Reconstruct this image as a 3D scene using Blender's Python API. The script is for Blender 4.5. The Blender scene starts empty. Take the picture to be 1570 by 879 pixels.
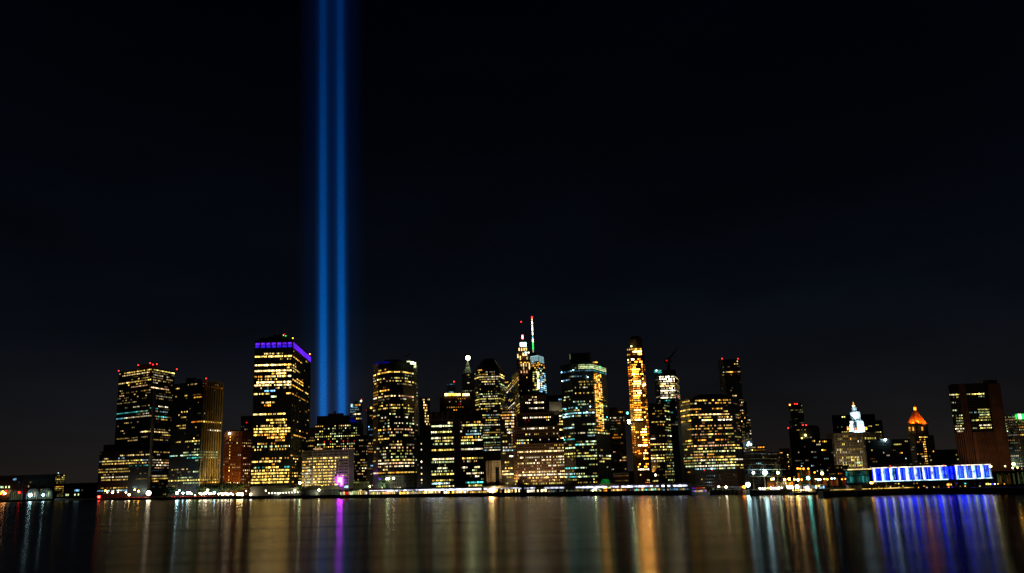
import bpy, math, random
from mathutils import Vector, Matrix
random.seed(7)
sc = bpy.context.scene
C = sc.collection

# ------------------------------------------------------------------ camera
F = 1320.0; CX = 785.0; CY = 439.5; H = 18.0
PITCH = math.radians(12.27); ROLL = math.radians(1.8)
Fv = Vector((0, math.cos(PITCH), math.sin(PITCH)))
R0 = Vector((1, 0, 0)); U0 = Vector((0, -math.sin(PITCH), math.cos(PITCH)))
Rv = R0 * math.cos(ROLL) - U0 * math.sin(ROLL)
Uv = U0 * math.cos(ROLL) + R0 * math.sin(ROLL)
cam_data = bpy.data.cameras.new('camera')
cam = bpy.data.objects.new('camera', cam_data); C.objects.link(cam)
cam_data.sensor_width = 36.0
cam_data.lens = 36.0 * F / 1570.0
cam_data.clip_start = 1.0; cam_data.clip_end = 40000.0
M = Matrix.Identity(4)
for i in range(3):
    M[i][0] = Rv[i]; M[i][1] = Uv[i]; M[i][2] = -Fv[i]
M[2][3] = H
cam.matrix_world = M
sc.camera = cam

# ------------------------------------------------------------------ night sky
world = bpy.data.worlds.new('World'); sc.world = world; world.use_nodes = True
nt = world.node_tree; nt.nodes.clear()
tc = nt.nodes.new('ShaderNodeTexCoord'); sx = nt.nodes.new('ShaderNodeSeparateXYZ')
nt.links.new(tc.outputs['Generated'], sx.inputs[0])
rampc = nt.nodes.new('ShaderNodeValToRGB')
nt.links.new(sx.outputs['Z'], rampc.inputs[0])
cr = rampc.color_ramp
stops = [(0.0, (.0115, .0090, .0078)), (.03, (.0078, .0068, .0068)), (.08, (.0052, .0054, .0066)), (.13, (.0030, .0038, .0058)), (.19, (.0016, .0026, .0046)),
         (.30, (.0008, .0014, .0030)), (.50, (.0003, .0005, .0016)), (1.0, (.0002, .0003, .0012))]
cr.elements[0].position = stops[0][0]; cr.elements[0].color = (*stops[0][1], 1)
cr.elements[1].position = stops[-1][0]; cr.elements[1].color = (*stops[-1][1], 1)
for p, c in stops[1:-1]:
    e = cr.elements.new(p); e.color = (*c, 1)
mp = nt.nodes.new('ShaderNodeMapping'); mp.inputs['Scale'].default_value = (1.2, 1.2, 4.0)
mp.inputs['Rotation'].default_value = (0, math.radians(-18), 0)
nz = nt.nodes.new('ShaderNodeTexNoise'); nz.inputs['Scale'].default_value = 2.2; nz.inputs['Detail'].default_value = 3
nt.links.new(tc.outputs['Generated'], mp.inputs[0]); nt.links.new(mp.outputs[0], nz.inputs['Vector'])
cl = nt.nodes.new('ShaderNodeMapRange'); cl.inputs[1].default_value = .38; cl.inputs[2].default_value = .72
cl.inputs[3].default_value = 0.85; cl.inputs[4].default_value = 1.55
nt.links.new(nz.outputs[0], cl.inputs[0])
mul = nt.nodes.new('ShaderNodeVectorMath'); mul.operation = 'SCALE'
nt.links.new(rampc.outputs[0], mul.inputs[0]); nt.links.new(cl.outputs[0], mul.inputs['Scale'])
bg = nt.nodes.new('ShaderNodeBackground'); bg.inputs[1].default_value = 1.0
nt.links.new(mul.outputs[0], bg.inputs[0])
ow = nt.nodes.new('ShaderNodeOutputWorld'); nt.links.new(bg.outputs[0], ow.inputs[0])

sc.view_settings.view_transform = 'Standard'; sc.view_settings.look = 'None'
sc.view_settings.exposure = 0.0; sc.view_settings.gamma = 1.0
cy = sc.cycles
cy.use_denoising = True; cy.use_adaptive_sampling = True; cy.adaptive_threshold = .012
cy.max_bounces = 5; cy.diffuse_bounces = 2; cy.glossy_bounces = 3; cy.transmission_bounces = 2; cy.volume_bounces = 0
cy.transparent_max_bounces = 6
cy.sample_clamp_indirect = 6.0; cy.sample_clamp_direct = 0.0
cy.caustics_reflective = False; cy.caustics_refractive = False

# ------------------------------------------------------------------ survey helpers: sight lines of the photograph -> places in the world
def ray(px, py):
    return Fv + Rv * ((px - CX) / F) + Uv * ((CY - py) / F)
def ground(px, py, z):
    d = ray(px, py); t = (z - H) / d.z
    return Vector((d.x * t, d.y * t, z))
def at(px, py, Y):
    d = ray(px, py); t = Y / d.y
    return Vector((d.x * t, Y, H + d.z * t))
def xat(px, Y, Z):
    x = (px - CX) / F; z = Z - H
    return (x * (Y * Fv.y + z * Fv.z) - Y * Rv.y - z * Rv.z) / Rv.x
def mpp(Y): return Y / F * 1.01
WL = [(-400, 767.5), (0, 768), (150, 767.5), (520, 764), (785, 761.2), (1000, 759.3), (1200, 758), (1570, 757), (1970, 757)]
def yw(px):
    for (a, ya), (b, yb) in zip(WL, WL[1:]):
        if a <= px <= b: return ya + (yb - ya) * (px - a) / (b - a)
    return WL[0][1] if px < 0 else WL[-1][1]
def S(px):
    d = ray(px, yw(px))
    if d.z > -0.004: return 2600.0
    return min(2600.0, ground(px, yw(px), 0).y)
GZ = 2.6
def on(px, off, z=GZ):
    Y = S(px) + off
    return Vector((xat(px, Y, z), Y, z))

# ------------------------------------------------------------------ materials
mats = {}
def surf(name, col, rough=.7, metal=0.0, nscale=.15, var=.35, spec=.4):
    if name in mats: return mats[name]
    m = bpy.data.materials.new(name); m.use_nodes = True; n = m.node_tree.nodes; l = m.node_tree.links
    b = n['Principled BSDF']; b.inputs['Roughness'].default_value = rough; b.inputs['Metallic'].default_value = metal
    b.inputs['Specular IOR Level'].default_value = spec
    t = n.new('ShaderNodeTexCoord'); z = n.new('ShaderNodeTexNoise'); z.inputs['Scale'].default_value = nscale; z.inputs['Detail'].default_value = 6
    l.new(t.outputs['Object'], z.inputs['Vector'])
    r = n.new('ShaderNodeMapRange'); r.inputs[1].default_value = .3; r.inputs[2].default_value = .7
    r.inputs[3].default_value = 1 - var; r.inputs[4].default_value = 1 + var * .6
    l.new(z.outputs[0], r.inputs[0])
    v = n.new('ShaderNodeVectorMath'); v.operation = 'SCALE'; v.inputs[0].default_value = col
    l.new(r.outputs[0], v.inputs['Scale']); l.new(v.outputs[0], b.inputs['Base Color'])
    mats[name] = m; return m
COL = dict(U=(.04, .012, .75), q=(.72, .76, 1.0), y=(1, .63, .12), w=(1, .68, .24), W=(1, .84, .54), o=(1, .26, .015), a=(1, .44, .05), g=(.80, 1, .46), t=(.10, .80, .72),
           b=(.24, .62, 1), r=(1, .02, .012), p=(1, .52, .24), u=(.16, .02, 1), k=(.98, .82, .18), v=(.55, .03, 1), n=(.03, 1, .12), B=(.004, .013, 1), c=(.55, .94, 1),
           d=(.20, .28, .1))
LEVELS = [.03, .06, .12, .25, .5, 1.0, 2.0, 4.0, 8.0, 16.0, 32.0, 64.0, 128.0]
def glow(code, level):
    lv = min(LEVELS, key=lambda q: abs(math.log(q / max(level, .01))))
    key = 'lit_%s_%g' % (code, lv)
    if key in mats: return mats[key]
    m = bpy.data.materials.new(key); m.use_nodes = True; n = m.node_tree.nodes; l = m.node_tree.links
    n.clear(); o = n.new('ShaderNodeOutputMaterial'); e = n.new('ShaderNodeEmission')
    e.inputs[0].default_value = (*COL[code], 1); e.inputs[1].default_value = lv
    if lv <= 4:     # rooms are not evenly lit: blinds, desks, ceiling fittings
        t = n.new('ShaderNodeNewGeometry'); z = n.new('ShaderNodeTexNoise'); z.inputs['Scale'].default_value = .45; z.inputs['Detail'].default_value = 3
        l.new(t.outputs['Position'], z.inputs['Vector'])
        r = n.new('ShaderNodeMapRange'); r.inputs[1].default_value = .32; r.inputs[2].default_value = .68
        r.inputs[3].default_value = lv * .25; r.inputs[4].default_value = lv * 1.75
        l.new(z.outputs[0], r.inputs[0]); l.new(r.outputs[0], e.inputs[1])
        m.cycles.emission_sampling = 'NONE'
    l.new(e.outputs[0], o.inputs[0]); mats[key] = m; return m
glass_dark = surf('dark_window_glass', (.012, .014, .016), .12, 0, .05, .3, .5)
black_wall = surf('black_steel_cladding', (.055, .055, .058), .45)
brown_wall = surf('brown_granite', (.16, .10, .07), .7)
grey_wall = surf('grey_concrete', (.30, .28, .26), .8)
pale_wall = surf('pale_limestone', (.48, .44, .38), .8)
brick_wall = surf('red_brick', (.28, .11, .032), .85)
gold_metal = surf('gilded_aluminium', (.62, .46, .20), .45, .2)
steel = surf('painted_steel', (.14, .15, .16), .5, .5)
asphalt = surf('asphalt', (.045, .045, .047), .9, 0, .02)
seawall_m = surf('wet_seawall_stone', (.09, .085, .075), .7, 0, .3)
foliage_m = surf('foliage', (.05, .085, .03), .8, 0, .6)
bark_m = surf('bark', (.08, .06, .04), .9, 0, 1.0)
white_paint_lit_spar = surf('white_paint_lit_spar', (.75, .75, .73), .5)
hull_m = surf('black_hull_paint', (.03, .03, .035), .4)
wood_m = surf('varnished_spar', (.35, .22, .10), .5)
green_roof = surf('green_copper_roof', (.16, .30, .20), .6)
copper_tile = surf('gilded_roof_tile', (.70, .32, .08), .5)

# ------------------------------------------------------------------ mesh builder
class MB:
    def __init__(s): s.v = []; s.f = []; s.mi = []; s.mats = []
    def m(s, mat):
        if mat not in s.mats: s.mats.append(mat)
        return s.mats.index(mat)
    def poly(s, pts, mat):
        b = len(s.v); s.v += [tuple(p) for p in pts]; s.f.append(tuple(range(b, b + len(pts)))); s.mi.append(s.m(mat))
    def hexa(s, lo, hi, mat):   # two 4-rings
        b = len(s.v); k = s.m(mat); n = len(lo)
        s.v += [tuple(p) for p in lo] + [tuple(p) for p in hi]
        s.f.append(tuple(b + i for i in reversed(range(n)))); s.mi.append(k)
        s.f.append(tuple(b + n + i for i in range(n))); s.mi.append(k)
        for i in range(n):
            j = (i + 1) % n
            s.f.append((b + i, b + j, b + n + j, b + n + i)); s.mi.append(k)
    def box(s, c, sx, sy, sz, mat, rz=0.0):  # c = centre of base
        ca, sa = math.cos(rz), math.sin(rz)
        ring = [(-sx/2, -sy/2), (sx/2, -sy/2), (sx/2, sy/2), (-sx/2, sy/2)]
        r = [Vector((c[0] + x*ca - y*sa, c[1] + x*sa + y*ca, c[2])) for x, y in ring]
        s.hexa(r, [p + Vector((0, 0, sz)) for p in r], mat)
    def prism(s, ring, z0, z1, mat, top=None):
        lo = [Vector((p[0], p[1], z0)) for p in ring]
        hi = [Vector((p[0], p[1], z1)) for p in (top or ring)]
        s.hexa(lo, hi, mat)
    def bar(s, a, b, r, mat, n=6, r2=None):
        a = Vector(a); b = Vector(b); d = (b - a).normalized()
        u = d.cross(Vector((0, 0, 1)))
        if u.length < .01: u = Vector((1, 0, 0))
        u.normalize(); w = d.cross(u); r2 = r if r2 is None else r2
        A = [a + (u*math.cos(k*2*math.pi/n) + w*math.sin(k*2*math.pi/n)) * r for k in range(n)]
        B = [b + (u*math.cos(k*2*math.pi/n) + w*math.sin(k*2*math.pi/n)) * r2 for k in range(n)]
        s.hexa(A, B, mat)
    def ball(s, c, r, mat, n=10, m=6, sz=1.0):
        b = len(s.v); k = s.m(mat)
        for i in range(1, m):
            th = math.pi * i / m
            for j in range(n):
                ph = 2*math.pi*j/n
                s.v.append((c[0] + r*math.sin(th)*math.cos(ph), c[1] + r*math.sin(th)*math.sin(ph), c[2] + r*sz*math.cos(th)))
        s.v.append((c[0], c[1], c[2] + r*sz)); s.v.append((c[0], c[1], c[2] - r*sz)); T = len(s.v) - 2; Bt = T + 1
        for i in range(m - 2):
            for j in range(n):
                q = (j + 1) % n
                s.f.append((b+i*n+j, b+(i+1)*n+j, b+(i+1)*n+q, b+i*n+q)); s.mi.append(k)
        for j in range(n):
            q = (j + 1) % n
            s.f.append((T, b+j, b+q)); s.mi.append(k)
            s.f.append((Bt, b+(m-2)*n+q, b+(m-2)*n+j)); s.mi.append(k)
    def build(s, name, parent=None, loc=(0, 0, 0), kind=None, label=None):
        L = Vector(loc) if parent is None else Vector(parent['_o'])
        me = bpy.data.meshes.new(name)
        me.from_pydata([(x - L.x, y - L.y, z - L.z) for x, y, z in s.v], [], s.f)
        for m_ in s.mats: me.materials.append(m_)
        me.polygons.foreach_set('material_index', s.mi); me.update()
        o = bpy.data.objects.new(name, me); C.objects.link(o)
        o['_o'] = list(L)
        if parent is not None: o.parent = parent
        else: o.location = L
        if kind: o['kind'] = kind
        if label: o['label'] = label
        return o
def thing(name, label, cat, loc, group=None):
    o = bpy.data.objects.new(name, None); C.objects.link(o); o.location = loc
    o['label'] = label; o['category'] = cat; o['_o'] = list(loc)
    if group: o['group'] = group
    return o
unit_boxes = {}
def unit_box(mat):
    if mat.name not in unit_boxes:
        b = MB(); b.box((0, 0, -.5), 1, 1, 1, mat)
        me = bpy.data.meshes.new('window_pane'); me.from_pydata(b.v, [], b.f); me.materials.append(mat); me.update()
        unit_boxes[mat.name] = me
    return unit_boxes[mat.name]
def place_pane(name, mat, parent, c, du, w, h, d=.12):
    o = bpy.data.objects.new(name, unit_box(mat)); C.objects.link(o); o.parent = parent
    o.location = Vector(c) - Vector(parent['_o'])
    o.rotation_euler = (0, 0, math.atan2(du.y, du.x)); o.scale = (w, d, h)
    return o

# ------------------------------------------------------------------ building generator
DARKW = ('black_steel_cladding', 'blue_glass', 'teal_glass', 'green_tinted_glass', 'painted_steel', 'scaffold_netting')
LV = .66
def pick(pal): return random.choice(pal)
class Tower:
    def __init__(s, name, label, cat, off, corners, anchor=0, ref=None):
        """corners: top front corners left to right, (px,py) of equal height or (px,None,dY)"""
        s.px0, s.py0 = corners[anchor][0], corners[anchor][1]
        s.Y = S(s.px0 if ref is None else ref) + off
        P = at(s.px0, s.py0, s.Y); s.ztop = P.z
        s.pts = s.solve(corners, P.z)
        base = (s.pts[anchor].x, s.Y, GZ)
        s.t = thing(name, label, cat, base)
        s.m = mpp(s.Y); s.lit = []; s.walln = None; s.cap = 170; s.gain = 1.0
    def solve(s, corners, z):
        out = []
        for c in corners:
            if len(c) == 3: Y = s.Y + c[2]; out.append(Vector((xat(c[0], Y, z), Y)))
            else:
                g = ground(c[0], c[1], z)
                Y = max(s.Y * .85, min(s.Y * 1.35, g.y))
                out.append(Vector((xat(c[0], Y, z), Y)))
        return out
    def z(s, py, px=None, Y=None): return at(s.px0 if px is None else px, py, Y or s.Y).z
    def shell(s, mat, z1=None, z0=GZ, depth=30, pts=None, name='wall', inset=0):
        pts = pts or s.pts
        ring = list(pts)
        k = 1 + depth * s.m / s.Y
        ring += [Vector(pts[-1]) * k, Vector(pts[0]) * k]
        b = MB(); b.prism(ring, z0, s.ztop if z1 is None else z1, mat)
        w = b.build(name, s.t)
        if s.walln is None: s.walln = w
        return w
    def face(s, i, cols, pitch, wall, dens=.2, pal='wwyy', bands=(), z1=None, z0=None, pts=None, fw=.78, fh=.55, bay=1, level=1.2, pier=None,
             proud=.5, sp=True, skip=0, colf=None, row_jit=.9, dim=.0):
        pts = pts or s.pts
        A, B = pts[i], pts[i+1]
        z1 = (s.ztop if z1 is None else z1); z0 = GZ if z0 is None else z0
        fw *= .86; fh *= .84; ph = pitch * s.m; rows = max(1, int((z1 - z0) / ph))
        d = B - A; W = d.length; du = d / W; n = Vector((du.y, -du.x))
        if n.y > 0 and n.dot(A) > 0: n = -n
        cw = W / cols; pr = proud * s.m
        D3 = Vector((du.x, du.y, 0)); N3 = Vector((n.x, n.y, 0)); A3 = Vector((A.x, A.y, 0))
        def Q(x, z, o): return A3 + D3 * x + N3 * o + Vector((0, 0, z))
        if sp and wall.name not in DARKW:
            b = MB(); b.hexa([Q(.05, z0 + .05, 0), Q(W - .05, z0 + .05, 0), Q(W - .05, z0 + .05, .035), Q(.05, z0 + .05, .035)], [Q(.05, z1 - .05, 0), Q(W - .05, z1 - .05, 0), Q(W - .05, z1 - .05, .035), Q(.05, z1 - .05, .035)], glass_dark)
            b.build('glazing', s.t)
            b = MB(); hw = (1 - fw) * cw * .5
            for k in range(cols + 1):
                x = min(max(k * cw, hw), W - hw)
                b.hexa([Q(x-hw, z0, 0), Q(x+hw, z0, 0), Q(x+hw, z0, pr*.48), Q(x-hw, z0, pr*.48)], [Q(x-hw, z1, 0), Q(x+hw, z1, 0), Q(x+hw, z1, pr*.48), Q(x-hw, z1, pr*.48)], wall)
            b.build('mullions', s.t, kind='stuff')
        if sp:
            b = MB(); t = ph * (1 - fh)
            for r in range(rows + 1):
                zt = z1 - r * ph; zb = max(z0, zt - t)
                if zt - zb < .05: continue
                b.hexa([Q(.02, zb, 0), Q(W - .02, zb, 0), Q(W - .02, zb, pr*.5), Q(.02, zb, pr*.5)], [Q(.02, zt, 0), Q(W - .02, zt, 0), Q(W - .02, zt, pr*.5), Q(.02, zt, pr*.5)], wall)
            b.build('floor_bands', s.t, kind='stuff')
        if pier is not None:
            b = MB(); hw = .5 * pier * s.m
            k = 0
            while k <= cols:
                x = min(max(k * cw, hw), W - hw)
                b.hexa([Q(x-hw, z0, 0), Q(x+hw, z0, 0), Q(x+hw, z0, pr), Q(x-hw, z0, pr)], [Q(x-hw, z1 + .05, 0), Q(x+hw, z1 + .05, 0), Q(x+hw, z1 + .05, pr), Q(x-hw, z1 + .05, pr)], wall)
                k += bay
            b.build('piers', s.t, kind='stuff')
        bd = {}
        for y, u0, u1, dn, pl, lv in bands:
            r = int((z1 - s.z(y)) / ph)
            bd.setdefault(r, []).append((u0, u1, dn, pl + pick(pl) * (2 * len(pl)), lv))
        for r in range(skip, rows):
            rf = (1 - row_jit) + row_jit * random.choice([0, .2, .5, 1, 1.6, 2.2])
            on_ = False; lcode = pick(pal); llev = level
            for c in range(cols):
                u = (c + .5) / cols; code = None
                for (u0, u1, dn, pl, lv) in bd.get(r, ()):
                    if u0 <= u <= u1:
                        code = ''
                        if random.random() < dn: code = pick(pl); lev = lv * LV * s.gain * math.exp(random.gauss(-.1, .6))
                if code is None and dens > 0:
                    p = dens * rf * (colf(u, r / rows) if colf else 1)
                    if on_: p = min(.9, p + .45)
                    if random.random() < p:
                        if not on_: lcode = pick(pal); llev = level * random.choice([.12, .2, .35, .6, 1, 1.5])
                        on_ = True; code = lcode; lev = llev * LV * s.gain * math.exp(random.gauss(-.2, .45))
                    else: on_ = False
                if not code: continue
                s.lit.append((Q((c + .5) * cw, z1 - r*ph - ph*(1 - fh) - ph*fh/2, .06), du, N3, cw * fw, ph * fh * .98, code, lev))
    def finish(s):
        """largest windows as parts of the wall, the rest joined"""
        par = s.walln
        big = sorted(s.lit, key=lambda q: -q[3] * q[4] * abs(Vector((q[2].x, q[2].y)).dot(Vector((q[0].x, q[0].y)).normalized())) * min(2, q[6] + .5))
        ind = set(id(q) for q in big[:s.cap])
        rest = MB()
        for q in s.lit:
            c, du, N3, w, h, code, lev = q
            mt = glow(code, lev)
            if id(q) in ind:
                place_pane('window', mt, par, c, du, w, h)
            else:
                D = Vector((du.x, du.y, 0)) * w / 2; Z = Vector((0, 0, h / 2))
                rest.hexa([c - D - Z - N3*.06, c + D - Z - N3*.06, c + D - Z + N3*.06, c - D - Z + N3*.06],
                          [c - D + Z - N3*.06, c + D + Z - N3*.06, c + D + Z + N3*.06, c - D + Z + N3*.06], mt)
        if rest.f: rest.build('window_rows', s.t, kind='stuff')
    def part(s, name, b, kind=None): return b.build(name, s.t, kind=kind)
    def roofbox(s, px0, px1, ytop, mat, name='roof_plant', dY=6, depth=14, zb=None, pts=None):
        Y = s.Y + dY; zt = at((px0+px1)/2, ytop, Y).z; z0 = s.ztop + .02 if zb is None else zb
        a = Vector((xat(px0, Y, zt), Y)); c = Vector((xat(px1, Y, zt), Y)); k = 1 + depth * s.m / s.Y
        b = MB(); b.prism([a, c, c*k, a*k], z0, zt, mat); return b.build(name, s.t)
    def beacon(s, px, py, code='r', r=1.1, lev=8, dY=0, mast=True):
        p = at(px, py, s.Y + dY); b = MB(); b.ball(p, (r * .66 if code == 'r' else r) * s.m, glow(code, lev), 8, 5)
        o = b.build('beacon', s.t)
        if mast and p.z > s.ztop:
            b = MB(); b.bar((p.x, p.y, s.ztop - .5), (p.x, p.y, p.z - r*s.m*.9), .18*s.m, steel, 5); b.build('mast', s.t)
        return o
    def panel(s, px0, px1, y0, y1, code, lev, name='lit_panel', dY=-1.0):
        Y = s.Y + dY; a = at(px0, (y0+y1)/2, Y); c = at(px1, (y0+y1)/2, Y)
        zt = at((px0+px1)/2, y0, Y).z; zb = at((px0+px1)/2, y1, Y).z
        b = MB(); b.hexa([(a.x, Y, zb), (c.x, Y, zb), (c.x, Y+.3, zb), (a.x, Y+.3, zb)], [(a.x, Y, zt), (c.x, Y, zt), (c.x, Y+.3, zt), (a.x, Y+.3, zt)], glow(code, lev))
        return b.build(name, s.t)

# ------------------------------------------------------------------ water and land
def sheet(name, pts, mat, z):
    b = MB(); b.poly([(x, y, z) for x, y in pts], mat); o = b.build(name, loc=(0, 0, 0)); o['kind'] = 'structure'; return o
wm = bpy.data.materials.new('river_water'); wm.use_nodes = True
n = wm.node_tree.nodes; l = wm.node_tree.links; b = n['Principled BSDF']
b.inputs['Base Color'].default_value = (.0015, .002, .0025, 1); b.inputs['IOR'].default_value = 1.24
g = n.new('ShaderNodeNewGeometry'); mpn = n.new('ShaderNodeMapping'); mpn.inputs['Scale'].default_value = (.0035, .045, 1)
z = n.new('ShaderNodeTexNoise'); z.inputs['Scale'].default_value = 1.0; z.inputs['Detail'].default_value = 5; z.inputs['Roughness'].default_value = .6
l.new(g.outputs['Position'], mpn.inputs[0]); l.new(mpn.outputs[0], z.inputs['Vector'])
r = n.new('ShaderNodeMapRange'); r.inputs[1].default_value = .3; r.inputs[2].default_value = .7
r.inputs[3].default_value = .18; r.inputs[4].default_value = .225
b.inputs['Anisotropic'].default_value = .74
tg = n.new('ShaderNodeCombineXYZ'); tg.inputs[1].default_value = 1.0; l.new(tg.outputs[0], b.inputs['Tangent'])   # swell runs along the shore
l.new(z.outputs[0], r.inputs[0]); l.new(r.outputs[0], b.inputs['Roughness'])
sheet('water', [(-9000, -200), (9000, -200), (9000, 14000), (-9000, 14000)], wm, 0.0)

shore_px = list(range(-400, 1961, 40))
shore = []
for px in shore_px:
    Y = S(px); shore.append(Vector((xat(px, Y, 0), Y)))
b = MB()
b.poly([(p.x, p.y, GZ) for p in shore] + [(9000, shore[-1].y, GZ), (9000, 14000, GZ), (-9000, 14000, GZ), (-9000, shore[0].y, GZ)], asphalt)
o = b.build('ground'); o['kind'] = 'structure'
b = MB()
for p, q in zip(shore, shore[1:]):
    pi = p * (1 + 2.5 / p.length); qi = q * (1 + 2.5 / q.length)
    b.hexa([(p.x, p.y, -1), (q.x, q.y, -1), (qi.x, qi.y, -1), (pi.x, pi.y, -1)], [(p.x, p.y, GZ + .5), (q.x, q.y, GZ + .5), (qi.x, qi.y, GZ + .5), (pi.x, pi.y, GZ + .5)], seawall_m)
o = b.build('seawall'); o['kind'] = 'structure'
b = MB()   # timber fenders along the wall
for k in range(10, len(shore) - 1):
    for j in range(6):
        p = shore[k].lerp(shore[k+1], j/6) * (1 - .5 / shore[k].length)
        b.box((p.x, p.y, -1), .5, .4, GZ + 1.0 + random.uniform(-.4, .5), bark_m)
o = b.build('fender_piles'); o['kind'] = 'stuff'; o['label'] = 'dark timber fender piles along the seawall'; 

# ================================================================== BUILDINGS (left to right)
X = 1.0
# --- ferry terminal
T = Tower('ferry_terminal', 'long dark ferry terminal with arched lit ferry slips at the far left of the shore', 'ferry terminal', 6, [(-40, 733.5), (36, 729, 0), (86, 727, 0)], 2)
T.pts[0] = Vector((xat(-60, T.Y, T.ztop), T.Y)); T.pts[1] = Vector((xat(36, T.Y, T.ztop), T.Y))
T.shell(black_wall, depth=40)
T.face(0, 40, 6, black_wall, .03, 'wbg', [(744, .55, .8, .6, 'gt', 2)], level=.6, proud=.6, pier=.5, bay=5)
T.face(1, 24, 6, black_wall, .03, 'w', [], level=.5, proud=.6, pier=.5, bay=6)
for cxp in (23, 49.5, 70.5):
    Y = T.Y - 3.0; r = 8.6 * T.m; c = at(cxp, 762, Y); ring = []; ring2 = []
    z0 = GZ + .3; dim = cxp < 30
    for k in range(13):
        a = math.pi * k / 12
        ring.append((c.x + r*math.cos(a), z0 + (5.4*T.m) + r*.95*math.sin(a)))
    ring = [(c.x + r, z0)] + ring + [(c.x - r, z0)]
    b = MB()
    for (x0, y0), (x1, y1) in zip(ring, ring[1:]):
        k = 1.16
        X0, Z0, X1, Z1 = c.x + (x0-c.x)*k, z0+(y0-z0)*k, c.x + (x1-c.x)*k, z0+(y1-z0)*k
        b.hexa([(x0, Y, y0), (x1, Y, y1), (x1, Y+3, y1), (x0, Y+3, y0)], [(X0, Y, Z0), (X1, Y, Z1), (X1, Y+3, Z1), (X0, Y+3, Z0)], steel)
    b.build('slip_arch', T.t)
    b = MB(); b.poly([(x, Y + 1.8, z) for x, z in ring], glow('d' , .25 if not dim else .12)); b.build('arch_glazing', T.t)
    for q in range(-2, 3):
        b = MB(); b.bar((c.x + q*r*.36, Y + 1.2, z0), (c.x + q*r*.36, Y + 1.2, z0 + 5.4*T.m + r*.9*math.sqrt(max(.02, 1-(q*.38)**2))), .5, steel, 5); b.build('glazing_bar', T.t)
    if not dim:
        T.panel(cxp + 3.0, cxp + 4.6, 754, 762, 'g' if cxp > 60 else 'p', 1, 'lit_doorway', -1.8 - .3)
T.panel(20, 25, 733.5, 736.5, 'b', .5, 'lit_sign', -.8); FERRY_Y = T.Y
T.finish()
T = Tower('apartment_block', 'small far apartment block with warm windows just behind the ferry terminal', 'apartment block', 40, [(85, 727.4, 0), (100, 730, 0)], 0)
T.shell(brown_wall, depth=14); T.face(0, 6, 2.7, brown_wall, .55, 'yka', [], level=1, row_jit=.4)
T.beacon(89.5, 725.5, 'c', .7, 4); T.finish()
T = Tower('pier_shed', 'low dark pier shed between the ferry terminal and the black office tower', 'pier shed', 5, [(99, 741.5, 0), (152, 744, 0)], 0)
T.shell(black_wall, depth=25)
T.face(0, 20, 6, black_wall, .08, 'tgc', [(751, .28, .45, 1, 'b', 1.2), (760, .05, .15, 1, 'g', 1), (760, .28, .44, .7, 'g', 1)], level=.6, pier=.4, bay=4); T.finish()

# --- black tower with red beacons and its podium
T = Tower('office_tower', 'black office tower with red beacons round its roof above a stepped podium, leftmost tower', 'office tower', 110, [(183, 571), (233, 563.2), (268, 570)], 1, ref=231)
Z1 = T.z(677); T.cap = 220; T.gain = .7
T.shell(black_wall, depth=40, z0=Z1 - .5)
L = [(565.5, .15, 1, .9, 'yyk', 2.2), (570.3, .1, .97, .95, 'WwW', 2.2), (575, .3, .95, .55, 'wy', 1), (580.3, 0, 1, .97, 'wyW', 2.4), (585, .3, .85, .4, 'y', .8), (597, .05, .9, .6, 'y', .4),
     (607, 0, .5, .5, 'w', .4), (611, 0, .6, .8, 'yw', .6), (628.7, 0, .45, 1, 'btc', 1.6), (628.7, .45, 1, .8, 'tgw', .8), (636.6, 0, .3, 1, 'btc', 2), (636.6, .3, 1, 1, 'pwW', 1.5), (658.7, .75, 1, 1, 'Wpy', 4), (643, .2, .5, .5, 'w', .8)]
T.face(0, 20, 3.9, black_wall, .13, 'wwWyp', L, z0=Z1, fh=.5, level=1.2, colf=lambda u, v: 2.2 if .9 > u > .85 else 1)
Rr = [(565.5, .05, 1, .98, 'ykw', 2.6), (574, 0, .8, .7, 'W', 1), (578, 0, .9, .7, 'w', .9), (582, .1, .9, .6, 'w', .9), (591.8, 0, .75, 1, 'Wpw', 2.6), (618.7, .35, .75, 1, 'Wp', 3), (625, 0, .5, .8, 'bt', 1),
      (629.5, .1, .8, .9, 'byg', 1.2), (637, 0, .35, 1, 'pa', 1.6), (637, .35, .8, 1, 'bct', 1.8), (641, .5, .8, .8, 'y', 1.3), (659.4, 0, .85, 1, 'wyW', 2)]
T.face(1, 14, 3.9, black_wall, .2, 'wWyp', Rr, z0=Z1, fh=.5, level=.9)
T.roofbox(211, 243, 559, black_wall, dY=10, depth=20)
for q in [(182, 568.8), (212, 560), (230, 557), (234.5, 559.2), (240.5, 558.6), (271, 566.2)]: T.beacon(*q, r=1.3)
T.shell(black_wall, depth=46, z1=Z1, z0=GZ, name='podium_core')
pz = T.z(679); pts = [Vector((xat(159, T.Y + 22, pz), T.Y + 22)), Vector((xat(231, T.Y - 6, pz), T.Y - 6)), Vector((xat(262, T.Y + 60, pz), T.Y + 60))]
T.shell(black_wall, z1=pz, depth=44, pts=pts, name='podium_upper')
pz = T.z(690); pts = [Vector((xat(153, T.Y + 8, pz), T.Y + 8)), Vector((xat(231, T.Y - 12, pz), T.Y - 12)), Vector((xat(260, T.Y + 40, pz), T.Y + 40))]
T.shell(black_wall, z1=pz, depth=42, pts=pts, name='podium')
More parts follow.
